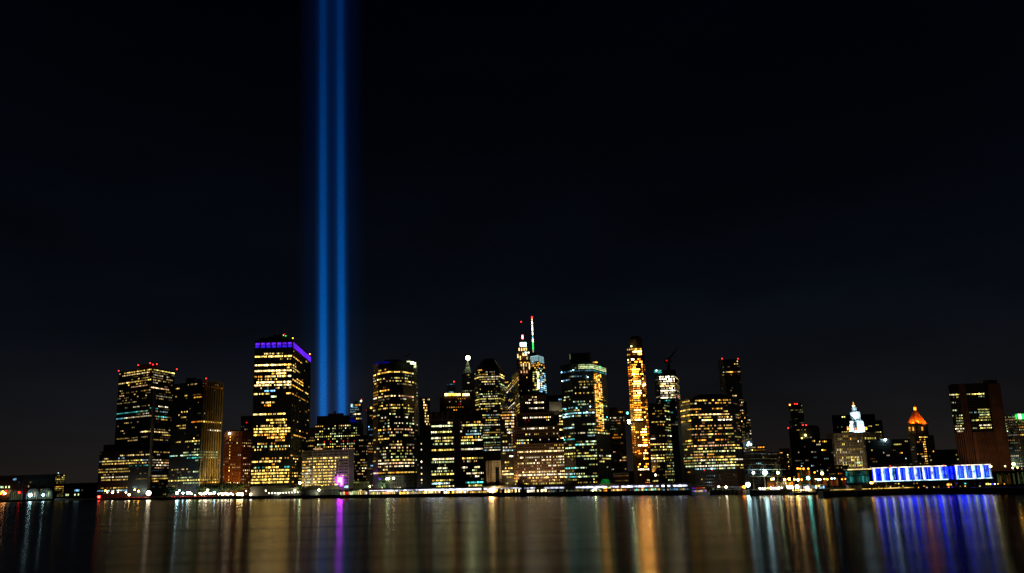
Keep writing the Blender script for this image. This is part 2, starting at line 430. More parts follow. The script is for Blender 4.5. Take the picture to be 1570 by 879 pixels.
P = [(694.5, .42, 1, .9, 'wWy', 1.8), (699, .3, .5, .3, 'b', .8), (703.2, .05, .85, .97, 'kyw', 1.7), (707.2, .05, 1, .95, 'ywp', 1.5), (711, .5, 1, .7, 'ytk', .9), (715, 0, .6, .9, 'ykg', 1), (719, 0, .62, .95, 'ykw', 1.1), (723, .05, .3, .4, 'w', .6),
     (730.5, .05, .6, .95, 'kyW', 1.6), (734.4, .05, .6, .9, 'y', .9), (746, .02, .6, .9, 'yk', .7), (750, 0, .12, 1, 'b', 1), (750, .15, .55, .9, 'Wwc', 2.6), (750, .56, .6, 1, 'b', 2)]
T.face(0, 32, 3.9, black_wall, .03, 'wcy', P, z1=pz, z0=GZ, pts=pts, fh=.5, level=.7)
P = [(692, .2, 1, .9, 'y', 1), (703, 0, .6, 1, 'W', 1.6), (707, .3, 1, .95, 'Wp', 1.8), (711, .1, 1, .8, 'W', 1.5), (715, .2, 1, .8, 'wp', 1.1), (730, 0, .95, .95, 'yW', 1.4), (734, 0, 1, 1, 'yw', 1.5), (738, .2, .5, 1, 'y', 1.5)]
T.face(1, 12, 3.9, black_wall, .12, 'wyWb', P, z1=pz, z0=GZ, pts=pts, fh=.5, level=.7)
b = MB(); q = pts[1] * (1 - 5 / T.Y); b.prism([q + Vector((-1.6, 0)), q + Vector((1.6, 0)), q + Vector((1.6, 5)), q + Vector((-1.6, 5))], GZ, T.z(600), grey_wall); b.build('corner_pier', T.t)
T.finish()

# --- gold finned tower
T = Tower('office_tower', 'dark office tower whose right face carries lit golden vertical fins', 'office tower', 70, [(266, 589.5), (311, 584.5), (343, 589)], 1, ref=300)
T.shell(black_wall, depth=40)
L = [(589, .1, .3, .6, 'yw', 1.5), (588, .5, .8, .5, 'w', 1), (606, .75, 1, 1, 'oa', 1.6), (628, .3, .55, .6, 'y', 1.6), (637, .3, .5, .6, 'y', 1.8), (649, .2, .5, .9, 'ya', 1.3), (647, .7, 1, 1, 'oa', 1.8), (674.6, .5, 1, .95, 'yk', 1.5), (678, .8, 1, .9, 'g', 1),
     (687, .8, 1, .8, 'kg', 1), (691.5, .45, 1, .9, 'gk', 1.1), (697, 0, 1, .95, 'gtc', 1.3), (700.5, .6, 1, .9, 'tg', 1.3), (705, .85, 1, 1, 'g', 1.3), (717.6, .1, .65, .8, 'yw', .7), (721, .8, 1, 1, 'kg', 1.3), (730, .3, .8, .85, 'gyW', 1), (734, 0, 1, .95, 'kyk', 1.7),
     (738, .5, 1, .9, 'kg', 1.2), (743, .1, .3, .6, 'k', .7)]
T.face(0, 22, 4.1, black_wall, .035, 'wyya', L, fh=.5, fw=.8, level=1.1, colf=lambda u, v: 1 if u < .85 else 2.5, pier=.35, bay=2, proud=.6)
Rr = [(592, 0, 1, .7, 'o', .35), (647, 0, 1, 1, 'oay', 1.8), (657, .3, 1, 1, 'yWk', 1.6), (691.5, 0, .8, .9, 'gk', .9), (695.5, 0, .8, .9, 'gk', .8), (700, 0, .9, .9, 'g', .9), (734, 0, 1, 1, 'ky', 1.8), (738, 0, 1, 1, 'ka', 1.8)]
T.face(1, 17, 4.1, black_wall, .06, 'Waw', Rr, fh=.5, level=.8)
A, B = T.pts[1], T.pts[2]; d = (B - A); nn = Vector((d.y, -d.x)).normalized(); nn = nn if nn.dot(A) < 0 else -nn
for k in range(9):
    p = A + d * ((k + .25) / 9)
    b = MB(); tw = .55 * T.m; zt = T.ztop + 2.0
    u = d.normalized()
    r0 = [p + nn*.3 - u*tw/2, p + nn*.3 + u*tw/2, p + nn*2.2 + u*tw/2, p + nn*2.2 - u*tw/2]
    zm = T.z(660); bend = u * .9 * T.m
    b.prism(r0, T.z(746), zm, gold_metal)
    b.prism(r0, zm + .01, zm + 9, gold_metal, top=[q + bend for q in r0])
    b.prism([q + bend for q in r0], zm + 9.01, zt, gold_metal)
    b.build('fin', T.t)
T.roofbox(285, 301, 579.5, brown_wall, dY=14, depth=14)
T.roofbox(301.5, 309, 581.5, brown_wall, 'roof_plant', dY=14, depth=8)
T.beacon(316, 580.5, r=1.2)
T.finish(); GOLD = (A.copy(), B.copy(), nn.copy(), T.z(746), T.m)

# --- red brick building + dark tower behind
T = Tower('brick_building', 'red brick building glowing from street lamps below, with a bright roof lamp', 'brick building', 60, [(344, 662), (371, 668, 4), (388, 672, 30)], 0, ref=360)
T.shell(brick_wall, depth=24)
T.face(0, 10, 4.5, brick_wall, .10, 'wwpW', [(740, .1, 1, .75, 'Ww', 3)] + [(y, .26, .36, .9, 'a', 3) for y in range(668, 738, 4)], fh=.45, fw=.4, level=1.2, colf=lambda u, v: 9 if .27 < u < .36 else 1, proud=.2)
T.face(1, 6, 4.5, brick_wall, .25, 'wwpW', [(740, .1, 1, .8, 'Ww', 2), (685, .2, .9, .8, 'Wp', 2)], fh=.45, fw=.4, level=1.2, proud=.2)
T.beacon(352, 665, 'W', 1.6, 16, dY=-2); T.beacon(366, 664, 'o', 1.1, 4, dY=6); T.beacon(371, 665, 'c', 1.1, 2, dY=6)
T.roofbox(357, 366, 660, brick_wall, dY=6, depth=8); T.finish()
T = Tower('apartment_tower', 'unlit dark tower half hidden behind the purple crowned tower, left of it', 'apartment tower', 160, [(369.5, 638, 0), (392, 638, 0)], 0, ref=380)
T.shell(black_wall, depth=18); T.face(0, 8, 4.2, black_wall, .12, 'gyw', [], fh=.45, fw=.5, level=.7, row_jit=.5); T.beacon(378, 648, 'r', 1.2, 2, dY=-1, mast=False); T.finish()

# --- purple crowned tower
T = Tower('office_tower', 'tall office tower crowned by a purple lit band, tallest on the left', 'office tower', 60, [(391.3, 522.5), (449, 521), (476, 545)], 1, ref=446)
T.shell(black_wall, depth=20); T.cap = 300; T.gain = 1.7
L = [(540, .2, .75, .6, 'wy', 1.2), (546.8, 0, 1, .97, 'wy', 4), (551, .6, 1, .3, 'y', .6), (556, 0, 1, .97, 'w', 3.4), (560, .8, 1, 1, 'wa', 4), (564, .85, 1, .4, 'y', .8), (568.7, 0, 1, .92, 'w', 3.4), (572.8, .45, .85, .9, 'wa', 2.5), (577, 0, .2, .8, 'a', 1.2), (577, .3, 1, .9, 'wa', 2.6),
     (581, .1, .6, .7, 'ya', .8), (585.2, .08, 1, .96, 'w', 4), (589.8, 0, .45, .95, 'w', 3), (589.8, .55, 1, .9, 'wa', 3.4), (594, .1, 1, .25, 'w', 1), (598.4, .3, .58, .8, 'b', 1.6), (602.5, 0, .42, .85, 'wy', 1.5), (602.5, .85, 1, 1, 'aw', 1.6), (606.8, .43, .62, .9, 'g', 2),
     (616.5, .2, .62, .85, 'yw', 1.4), (620, .3, .45, .8, 'wo', 2), (633, 0, .35, 1, 'w', 2.2), (633, .4, .85, .8, 'y', 1.6), (642, .35, .9, .9, 'yy', 1.6), (646.5, .45, .9, .7, 'ya', .9), (651, .1, .9, .7, 'yw', 1.2), (655, .05, 1, .93, 'y', 2), (659, .05, 1, .95, 'wy', 2.4), (664, .05, .9, .8, 'ya', 1.8),
     (668.2, .4, .85, 1, 'wa', 2.2), (672.5, .6, .9, .8, 'ay', 1.2), (677, .15, .6, .4, 'ya', 1.2), (681.5, 0, 1, .6, 'yag', 1), (686, .05, 1, .5, 'ya', .8)]
L += [(701, .2, 1, .4, 'ayb', .9), (705.2, 0, .8, .92, 'yw', 2), (709.5, .5, .6, .8, 'a', 1), (714, 0, .35, .4, 'gt', .7), (714, .35, .72, .97, 'y', 1.8), (714, .85, 1, 1, 't', .7), (718.6, 0, 1, .75, 'y', 1.9)]
L += [(y, 0, 1, .97, 'y', 2.0) for y in (723, 732, 736.8, 741.4)] + [(728, 0, 1, .9, 'yya', 1.3)]
T.face(0, 28, 4.37, black_wall, 0, 'wy', L, z0=T.z(744), fh=.62, fw=.86, bay=4, pier=.9, proud=1.0, skip=3)
Rr = [(546, 0, .5, .8, 'ya', 1.3), (556, 0, .2, 1, 'y', 1.5), (560.5, 0, .4, .9, 'ya', 1.5), (568, 0, .15, 1, 'y', 1), (577, .2, .6, .8, 'ya', 1.5), (581, 0, .6, .9, 'ya', 1.5), (590, 0, .6, .95, 'ay', 1.7), (590, .7, .9, 1, 'ya', 2), (602, 0, .9, .7, 'a', .6), (655, .6, 1, .6, 'a', .6), (664, .1, .8, .8, 'a', .7)]
T.face(1, 40, 4.37, black_wall, .035, 'yak', Rr, z0=GZ, fh=.5, fw=.8, bay=4, pier=1.4, proud=.8, skip=3, level=1.0)
T.face(1, 20, 4.33, grey_wall, .18, 'yak', [(y, .1, .9, .35, 'ya', 1.4) for y in (701, 705.2, 714, 723, 728, 736.8)], z1=T.z(690), z0=T.z(745), pts=[p * (1 - 1.2 / T.Y) for p in T.pts], fh=.5, fw=.7, level=1.1)  # paler wall colour put in for neighbouring light on this lower face
T.shell(grey_wall, z1=T.z(744.2), z0=GZ, depth=20, pts=[p * (1 - 1.6 / T.Y) for p in T.pts], name='base_storey')
# purple crown: seven panels on the front, narrow strips on the side
zt, zb, zm_ = T.z(525), T.z(532.4), T.z(528.4)
A, B = T.pts[0], T.pts[1]; d = B - A; u = d.normalized(); nn = Vector((u.y, -u.x)); nn = nn if nn.dot(A) < 0 else -nn
for k in range(7):
    for (za, zb_, cd, lv) in ((zm_ + .3, zt, 'u', 1), (zb, zm_ - .3, 'U', 1)):
        p = A + d * ((k + .5) / 7) + nn * .7; w = d.length / 7 * .74
        place_pane('crown_light', glow(cd, lv), T.walln, (p.x, p.y, (za + zb_) / 2), u, w, zb_ - za, .3)
    p = A + d * ((k + .5) / 7) + nn * 1.1
A, B = T.pts[1], T.pts[2]; d = B - A; u = d.normalized(); nn = Vector((u.y, -u.x)); nn = nn if nn.dot(A) < 0 else -nn
for k in range(22):
    p = A + d * ((k + .6) / 22) + nn * .6
    place_pane('crown_light', glow('u', 1), T.walln, (p.x, p.y, (zb + zt) / 2), u, d.length / 22 * .62, (zt - zb) * 1.15, .3)
T.roofbox(411, 443, 516, black_wall, dY=14, depth=30); T.roofbox(419, 439, 513.2, black_wall, dY=20, depth=16)
T.roofbox(398, 411, 518.5, black_wall, dY=14, depth=20)
T.beacon(436, 512.4, 'r', .8, 4, dY=18); T.beacon(438, 515.2, 'n', 1.0, 2, dY=12, mast=False); T.beacon(434.6, 514.2, 'W', .9, 2, dY=12, mast=False)
T.beacon(449, 518.6, 'o', 1.0, 8); T.beacon(475, 543, 'o', 1.0, 8, dY=60)
T.finish()

# --- blue glass sliver
T = Tower('glass_tower', 'slender blue glass tower with a slanted lit top, right of the twin blue beams', 'glass tower', 500, [(537, 619, 0), (555, 619, 0)], 0, ref=545)
bl = surf('blue_glass', (.05, .16, .28), .25)
zt = T.z(619)
T.shell(bl, depth=20)
b = MB(); a, c = T.pts; k = 1 + 20*T.m/T.Y; zr = T.z(612.5)
b.hexa([(a.x, a.y, zt+.02), (c.x, c.y, zt+.02), (c.x*k, c.y*k, zt+.02), (a.x*k, a.y*k, zt+.02)], [(a.x, a.y, zt+.5), (c.x, c.y, zr), (c.x*k, c.y*k, zr), (a.x*k, a.y*k, zt+.5)], bl); b.build('slanted_crown', T.t)
T.face(0, 8, 3.4, bl, .3, 'bBbc', [(622, .4, .9, .9, 'ya', 1.4), (633, .3, .9, .9, 'yW', 1.6), (641, .5, 1, .8, 'cy', 1.2)], level=.25, fh=.7, row_jit=.3, colf=lambda u, v: 3 if u < .4 else .5)
T.beacon(553.5, 615, 'W', 1.6, 2, dY=-1, mast=False); T.beacon(554.4, 612.5, 'r', .9, 4, dY=0)
T.panel(538, 541, 619.6, 624, 'c', 1); T.finish()

# --- green-white gridded slab behind the grey block
T = Tower('office_block', 'broad dark office block with a greenish window grid beneath the blue beams', 'office block', 190, [(483, 651), (548, 651, 0), (557, 652, 22)], 0, ref=510)
T.shell(black_wall, depth=36)
L = [(653.6, 0, .2, 1, 'aw', 1.8), (653.6, .5, .75, .9, 'Wa', 2.2), (657, .2, 1, .45, 'g', 1), (661, 0, 1, .35, 'gk', 1.2), (664.5, .1, 1, .6, 'gk', 1), (668.5, 0, 1, .97, 'kg', 1.9), (672.5, .2, 1, .4, 'kg', 1), (676.5, .1, 1, .5, 'kgr', 1.1), (680.2, 0, 1, .7, 'gk', 1.4), (684, 0, .9, .8, 'yk', 1.4), (688, .0, 1, .6, 'pw', 1.6)]
T.face(0, 20, 3.85, black_wall, .12, 'gk', L, fh=.5, fw=.5, level=1.0)
T.face(1, 4, 3.85, black_wall, .14, 'Wky', [], fh=.5, fw=.5, level=1.5)
T.roofbox(486, 537, 637.5, black_wall, dY=10, depth=24); T.roofbox(503, 527, 634, black_wall, dY=12, depth=16)
T.roofbox(512, 515, 630.5, steel, dY=14, depth=4, name='roof_mast'); T.finish()
T = Tower('office_block', 'narrow dark annex with amber windows right beside the purple-crowned tower', 'office block', 170, [(473, 656, 0), (484, 657, 0)], 0, ref=478)
T.shell(black_wall, depth=20); T.face(0, 4, 4, black_wall, .3, 'yw', [], fh=.5, fw=.6, level=1.2); T.finish()

# --- pale grey horizontal block with magenta screen
T = Tower('office_building', 'pale grey mid-rise with dense yellow windows and a magenta screen at its foot', 'office building', 45, [(464, 694, 22), (479, 690.5, 0), (536, 690.7, 0), (543, 690.9, 3)], 1, ref=500)
T.Y = S(500) + 45; T.cap = 300
T.shell(grey_wall, depth=24)
rows_y = [698, 703, 707.2, 711.5, 715.8, 720, 724.4, 728.5, 732.8, 737, 741.3]
L = [(y, 0, .64, .9, 'kyyy', 2.0) for y in rows_y[1:]] + [(703, .64, 1, .6, 'yk', 1.6), (707.2, .64, 1, .12, 'y', .7), (711.5, .64, 1, .2, 'y', .7), (728.5, .6, 1, .4, 'y', 1), (732.8, .6, .75, .5, 'y', 1), (737, .62, .7, 1, 'a', 1)]
T.face(0, 6, 4.33, grey_wall, 0, 'y', [(y, .0, 1, .85, 'yaW', 1.7) for y in rows_y[1:]], fh=.5, fw=.9, bay=6, pier=1.0, proud=.7)
T.face(1, 28, 4.33, grey_wall, 0, 'y', L, fh=.52, fw=.88, bay=4, pier=1.5, proud=.8)
T.face(2, 1, 60, grey_wall, 0, 'y', [], sp=False)
T.roofbox(494, 510, 686.3, grey_wall, dY=8, depth=8); T.roofbox(511, 523, 685.2, grey_wall, dY=8, depth=8)
for k in range(7):
    T.panel(480.5 + k*2, 481.9 + k*2, 687.8, 689.3, 'p', 1.3, 'roof_light', 3)
T.panel(517, 525, 732, 740, 'v', 32, 'screen', -2.0); T.panel(522, 525, 740.05, 744.6, 'v', 32, 'screen', -2.0); T.panel(528, 533.5, 745.2, 747.6, 'c', 2, 'lit_sign', -2.0)
T.finish(); GREYB = (T.Y, T.m)

T = Tower('office_building', 'narrow dark building with amber roof light squeezed left of the curved glass tower', 'office building', 120, [(557, 668, 0), (563, 626, 0), (576, 626, 0)], 1, ref=565)
T.pts = T.pts[1:]; T.shell(black_wall, depth=18)
T.face(0, 7, 4.1, black_wall, .22, 'ywoab', [], fh=.5, fw=.7, level=1.3); T.beacon(569, 625.5, 'a', 1.5, 4, dY=-1, mast=False)
T.beacon(561.5, 629, 'r', .6, 2); T.finish()
T = Tower('office_building', 'low dark building with a few amber windows beside the pale yellow river house', 'office building', 150, [(544, 668, 0), (564, 668, 0)], 0, ref=555)
T.shell(black_wall, depth=18); T.face(0, 9, 4.1, black_wall, .22, 'ywpW', [(672.5, .3, .7, 1, 'wp', 2.2), (705.5, .4, .8, 1, 'ya', 2)], fh=.5, fw=.7, level=1.3); T.finish()

# --- curved glass tower
T = Tower('office_tower', 'broad tower with bowed glass front and a white-lit crown corner', 'office tower', 45, [(572.5, 560), (580, 556.5), (597, 553), (618, 553.3), (634, 556.4), (640, 560.5)], 2, ref=600)
T.cap = 300
T.shell(black_wall, depth=30)
Ls = [(570, 0, 1, .9, 'way', 3), (580, 0, 1, .5, 'kyW', 1.6), (584, 0, 1, .6, 'yW', 1.6), (604, 0, 1, .93, 'Wyp', 2.2), (607.8, 0, 1, .8, 'pWw', 1.6), (618, 0, 1, .5, 'y', 1), (623, 0, .8, .8, 'kyw', 1.5), (634.5, 0, .6, .5, 'kg', 1), (640, .2, 1, .3, 'W', 1.4),
      (648, 0, 1, .4, 'gWc', 1.2), (654, .4, 1, .5, 'gc', 1.2), (658, 0, 1, .85, 'oap', 1.6), (663, 0, 1, .5, 'pcW', 1), (667.5, 0, .4, .9, 'yk', 1.3), (674, 0, 1, .4, 'ya', 1.3), (684.5, 0, 1, .8, 'Wpw', 1.8), (690, 0, 1, .6, 'yk', 1.3), (695, 0, 1, .5, 'gWk', 1.2), (700, .0, 1, .5, 'kg', 1),
      (706, 0, 1, .85, 'kyw', 1.7), (711, 0, 1, .93, 'pWa', 2.2), (716, 0, 1, .85, 'wWp', 1.6), (721.4, 0, 1, .85, 'kya', 1.8), (726.5, 0, 1, .95, 'kyW', 2.1)]
zb = T.z(729)
T.face(0, 4, 4.55, black_wall, .35, 'yykwaW', Ls[:6], z0=zb, fh=.5, level=1.5, skip=2)
T.face(1, 7, 4.55, black_wall, .45, 'ykwaW', Ls, z0=zb, fh=.5, level=1.5, skip=2)
T.face(2, 9, 4.55, black_wall, .13, 'ykwWg', Ls, z0=zb, fh=.5, level=1.3, skip=3)
T.face(3, 7, 4.55, black_wall, .15, 'ykwWg', Ls, z0=zb, fh=.5, level=1.3, skip=3)
T.face(4, 3, 4.55, black_wall, .2, 'ykwWg', [(706, 0, 1, .8, 'g', 1)], z0=zb, fh=.5, level=.9)
T.shell(grey_wall, z1=zb, z0=GZ, depth=32, pts=[p * (1 - 5 / T.Y) for p in T.pts], name='base_storeys')
q = [p * (1 - 5 / T.Y) for p in T.pts]
T.face(2, 6, 4.8, grey_wall, .15, 'gW', [(746, 0, 1, .5, 'Wk', 2)], z1=zb, pts=q, fh=.45, fw=.5); T.face(3, 5, 4.8, grey_wall, .15, 'gW', [(746, 0, 1, .4, 'Wk', 2)], z1=zb, pts=q, fh=.45, fw=.5); T.face(1, 4, 4.8, grey_wall, .2, 'gW', [(746, 0, 1, .5, 'Wk', 2)], z1=zb, pts=q, fh=.45, fw=.5)
for (a, c, y0, y1, lv) in ((623.5, 629, 553.5, 555.2, 2), (629, 634, 554.5, 558.5, 4), (634.3, 638, 560, 564, 1), (633, 637.5, 555.8, 558.8, 4)):
    T.panel(a, c, y0, y1, 'g', lv, 'crown_light', -2.2)
for (a, c) in ((575, 580), (580.4, 588), (588.4, 597)): T.panel(a, c, 555.8 - (a-575)*.09, 558 - (a-575)*.09, 'B', .12, 'crown_light', -1.5)
T.roofbox(590, 612, 551.5, black_wall, dY=14, depth=18)
b = MB(); p = at(626, 553, T.Y + 20); q2 = at(620, 548, T.Y + 20); q3 = at(628, 543, T.Y + 20)
b.bar(p, (p.x, p.y, q2.z), .7, steel); b.bar(q2, q3, .6, steel); b.bar((p.x, p.y, q2.z), q2, .6, steel); b.build('window_cleaning_crane', T.t)
T.finish()

# --- slim dark tower
T = Tower('office_tower', 'slim dark tower with a bright jagged strip of lights near its top', 'office tower', 130, [(643, 610, 0), (659, 610, 0)], 0, ref=650)
T.shell(black_wall, depth=20)
T.face(0, 8, 4.1, black_wall, .03, 'Ww', [(y, .35 + (y-614)*.006, .62 + (y-614)*.009, .85, 'wyp', 3) for y in range(614, 652, 4)] + [(y, .1, .25, .7, 'W', 2) for y in range(690, 744, 4)], fh=.6, level=1)
T.finish()
T = Tower('office_building', 'narrow unlit slab with a single column of lights left of the twin-panelled office block', 'office building', 80, [(639, 668, 0), (661, 668, 0)], 0, ref=650)
T.shell(black_wall, depth=18)
T.face(0, 8, 4.4, black_wall, .02, 'W', [(y, .2, .34, .75, 'Ww', 3) for y in (679, 690, 703, 707, 716, 720, 724, 728, 732, 736, 740)], fh=.5, fw=.6); T.finish()

# --- twin-panelled slab
T = Tower('office_block', 'wide black office block split by a dark central strip between lime-white window rows', 'office block', 42, [(660, 632, 0), (740, 632, 0)], 0, ref=700)
T.Y = S(700) + 42; T.cap = 300
T.shell(black_wall, depth=28)
A, B = T.pts
def frac(a): return A + (B - A) * a
lo, hi = .44, .56
L = [(647, .75, .95, 1, 'aw', 1.6), (651.6, 0, .97, 1, 'Wkg', 4), (660.5, 0, .25, 1, 'Wg', 3), (660.5, .25, 1, .75, 'kg', 1.2), (669, 0, .4, 1, 'Wg', 2.4), (669, .5, 1, .8, 'kW', 1.6), (673.6, .5, 1, .5, 'wy', 1.2), (678, .1, 1, .6, 'kgp', 1.4), (682.5, .1, 1, .4, 'Wg', 1.6), (691, 0, 1, .97, 'ky', 1.9),
     (703.4, 0, 1, .97, 'kyW', 3.2), (708, 0, 1, .8, 'gk', 1.4), (717, .25, .7, .9, 'gW', 1.5), (722, 0, 1, .5, 'gk', .9), (726.3, 0, 1, .93, 'kWy', 1.8), (735.5, 0, 1, .85, 'ka', 1.4), (739.5, 0, .5, 1, 'cbW', 2.8), (739.5, .5, .8, .9, 'Wc', 3), (744.2, .2, 1, .95, 'kWy', 2)]
T.face(0, 24, 4.42, black_wall, .03, 'kg', L, pts=[frac(.005), frac(lo)], z1=T.z(646), fh=.6, fw=.86, bay=6, pier=.7, proud=.9)
L2 = [(647, 0, 1, .3, 'aw', 1.4), (651.2, .1, 1, .93, 'kWW', 3), (660, 0, .1, 1, 'W', 3), (660, .25, .9, .6, 'kc', 1), (664.5, .25, .9, .7, 'cb', 1.2), (669, .05, 1, .6, 'kya', 1.9), (673.2, .25, .55, 1, 'ya', 2.2), (677.6, .05, .75, .8, 'aWk', 1.8), (677.6, .78, .97, 1, 'wW', 3.4), (682.3, 0, .6, .7, 'cg', 1.4),
      (690.8, .03, 1, .97, 'kWa', 2.6), (703, .05, .75, .9, 'ky', 1.9), (703, .75, 1, .5, 'k', .6), (707.5, .1, .7, .4, 'gp', 1), (716.5, .08, .3, .9, 'yWa', 2.6), (716.5, .58, .85, .9, 'yW', 2.4), (721.6, .5, .7, .9, 'g', 2), (726.3, .2, 1, .75, 'kyW', 1.8), (733, .6, .8, .9, 'yW', 3), (739.3, .15, 1, .85, 'tttc', 1.8), (744, .2, 1, .7, 'yk', 1.5)]
T.face(0, 24, 4.42, black_wall, .03, 'kg', L2, pts=[frac(hi), frac(.995)], z1=T.z(646), fh=.6, fw=.86, bay=6, pier=.7, proud=.9)
b = MB()
for k in range(10):
    p = frac(min(.99, max(.01, k / 9))); b.box((p.x, p.y - .6, T.z(645.5)), .5, 1.1, T.ztop - T.z(645.5) + .3, grey_wall)
b.box((frac(.5).x, frac(.5).y - 1.0, T.z(645)), (B - A).length, .6, .5, grey_wall); b.build('parapet_frame', T.t)
b = MB()
for a_ in (lo + .004, hi - .004):
    p = frac(a_); b.box((p.x, p.y - .7, GZ), .5, 1.3, T.z(646) - GZ, grey_wall)
b.build('strip_frame', T.t)
T.finish()

T = Tower('office_building', 'dark set-back block edged on top by a bright orange cornice light', 'office building', 150, [(674, 609, 0), (728, 609, 0)], 0, ref=700)
T.shell(surf('dark_brown_brick', (.07, .045, .035), .8), depth=20)
T.face(0, 16, 4.2, mats['dark_brown_brick'], .05, 'rwWa', [(614, .2, .9, .3, 'W', 1), (627, .3, .5, .5, 'a', 3)], fh=.45, fw=.5, level=.9)
for (a, c, lv, cd) in ((682, 686.5, 8, 'w'), (686.8, 694, 4, 'a'), (694.3, 700, 4, 'a'), (700.3, 706, 4, 'w'), (709, 719.5, 4, 'w')):
    T.panel(a, c, 603.4, 607, cd, lv, 'cornice_light', -1.4)
T.finish()
T = Tower('apartment_tower', 'small dark tower topped by one red beacon, behind the orange cornice light', 'apartment tower', 320, [(685, 586.5, 0), (698, 586.5, 0)], 0, ref=690)
T.shell(black_wall, depth=10); T.face(0, 5, 4, black_wall, .15, 'rpub', [(592, 0, 1, .8, 'u', .12), (600.5, .3, 1, .8, 'b', 1.4)], fh=.5, level=.3)
T.beacon(696, 585.4, 'r', 1.4, 8); T.finish()

# --- spired tower with the star-bright lamp
T = Tower('spired_tower', 'dark shouldered tower with a dazzling greenish lamp on its spire', 'spired tower', 260, [(707, 582), (712, 572, 0), (727, 572, 0)], 1, ref=717)
T.pts = T.pts[1:]; T.pts[0] = Vector((xat(708, T.Y, T.ztop), T.Y)); T.shell(black_wall, depth=18)
T.face(0, 10, 4, black_wall, .08, 'ygW', [(575, .4, .6, 1, 'y', 2), (588, .4, .6, 1, 'W', 1.5)], fh=.45, fw=.5, level=1)
c0 = (T.pts[0] + T.pts[1]) / 2 * (1 + 9 * T.m / T.Y)
def sq(c, r): return [c + Vector((-r, -r)), c + Vector((r, -r)), c + Vector((r, r)), c + Vector((-r, r))]
b = MB(); b.prism(sq(c0, 6.5*T.m), T.ztop, T.z(562, 717), black_wall, top=sq(c0, 3*T.m)); b.prism(sq(c0, 2.6*T.m), T.z(562, 717), T.z(557, 717), black_wall); b.prism(sq(c0, 1.2*T.m), T.z(557, 717)+.01, T.z(549, 717), black_wall, top=sq(c0, .3*T.m)); b.build('spire', T.t)
T.beacon(717.4, 549, 'g', 3.3, 32, dY=-2, mast=False); T.finish()

# --- pyramid topped tower
T = Tower('office_tower', 'broad dark tower with a truncated pyramid roof, right of the dazzling spire lamp', 'office tower', 170, [(727.5, 571), (735, 568, 0), (766, 568, 0), (773, 571)], 1, ref=750)
Z2 = T.z(634)
T.shell(black_wall, depth=24, z0=Z2)
L = [(571.5, .3, .8, .6, 'cW', .8), (575, 0, .8, .6, 'yk', 1.5), (579, 0, 1, .9, 'kyW', 1.8), (582.5, .1, .9, .7, 'Wy', 1.3), (586, .1, .8, .7, 'wk', 1.5), (589.5, .2, .8, .7, 'W', 1), (599, .1, .6, .4, 'oy', 1.2), (603, 0, 1, .7, 'g', .9), (606.5, 0, 1, .6, 'gW', 1), (610, 0, 1, .9, 'Wk', 1.4), (617.5, 0, 1, .97, 'yWk', 1.7), (621, .2, .7, .6, 'W', 1), (628, 0, .5, .6, 'ya', 1.2)]
T.face(0, 5, 3.7, black_wall, .25, 'ykg', [(579, 0, 1, 1, 'ky', 1.7), (610, 0, 1, 1, 'k', 1.4), (617.5, 0, 1, 1, 'k', 1.4)], z0=Z2, fh=.5, level=1.1)
T.face(1, 20, 3.7, black_wall, .12, 'ykgW', L, z0=Z2, fh=.5, level=1.2)
T.face(2, 5, 3.7, black_wall, .25, 'ykg', [(575, 0, 1, 1, 'ky', 2), (579, 0, 1, 1, 'Wk', 1.7)], z0=Z2, fh=.5, level=1.1)
q = [Vector((xat(739.5, T.Y + .8, Z2), T.Y + .8)), Vector((xat(766, T.Y + .8, Z2), T.Y + .8))]
T.shell(black_wall, z0=GZ, z1=Z2 - .02, depth=22, pts=q, name='lower_shaft')
T.face(0, 16, 3.7, black_wall, .5, 'ykWgcW', [(635, 0, 1, 1, 'Wk', 1.8), (631, .2, .9, .7, 'cW', 1)], pts=q, z1=Z2 - .02, z0=T.z(694), fh=.5, level=1.3, row_jit=.6)
k_ = 1 + 22 * T.m / T.Y; ring = [T.pts[0], T.pts[1], T.pts[2], T.pts[3], T.pts[3]*k_, T.pts[0]*k_]
cc = (T.pts[1] + T.pts[2]) / 2 * (1 + 10 * T.m / T.Y)
top = [cc + (p - cc) * .50 for p in ring]
b = MB(); b.prism(ring, T.ztop + .02, T.z(551.5), black_wall, top=top); b.prism([cc + (p - cc) * .46 for p in ring], T.z(551.5) + .02, T.z(550), black_wall); b.build('pyramid_roof', T.t)
T.panel(732, 739, 566.8, 568.6, 'a', 1, 'roof_light', -1.0); T.finish()

T = Tower('office_building', 'sliver of a far building with yellow lit top floors, left of the green lantern tower', 'office building', 330, [(771, 583.5, 0), (783, 583.5, 0)], 0, ref=777)
T.shell(black_wall, depth=20); T.face(0, 7, 3.8, black_wall, .4, 'wykg', [(585, 0, 1, 1, 'ya', 2.4), (594.5, .1, .8, 1, 'W', 1.8)], fh=.5, level=1.1); T.finish()
T = Tower('office_tower', 'dark tower seen edgeways with diagonal rows of yellow windows, left of the green lantern tower', 'office tower', 120, [(776, 590), (795, 566, 0)], 1, ref=786)
T.shell(black_wall, depth=14); T.face(0, 26, 4.1, black_wall, .22, 'yyaW', [(571, 0, .6, .9, 'gyk', 2), (578, .5, 1, .8, 'wa', 1.6)], fh=.5, level=1.2); T.finish()

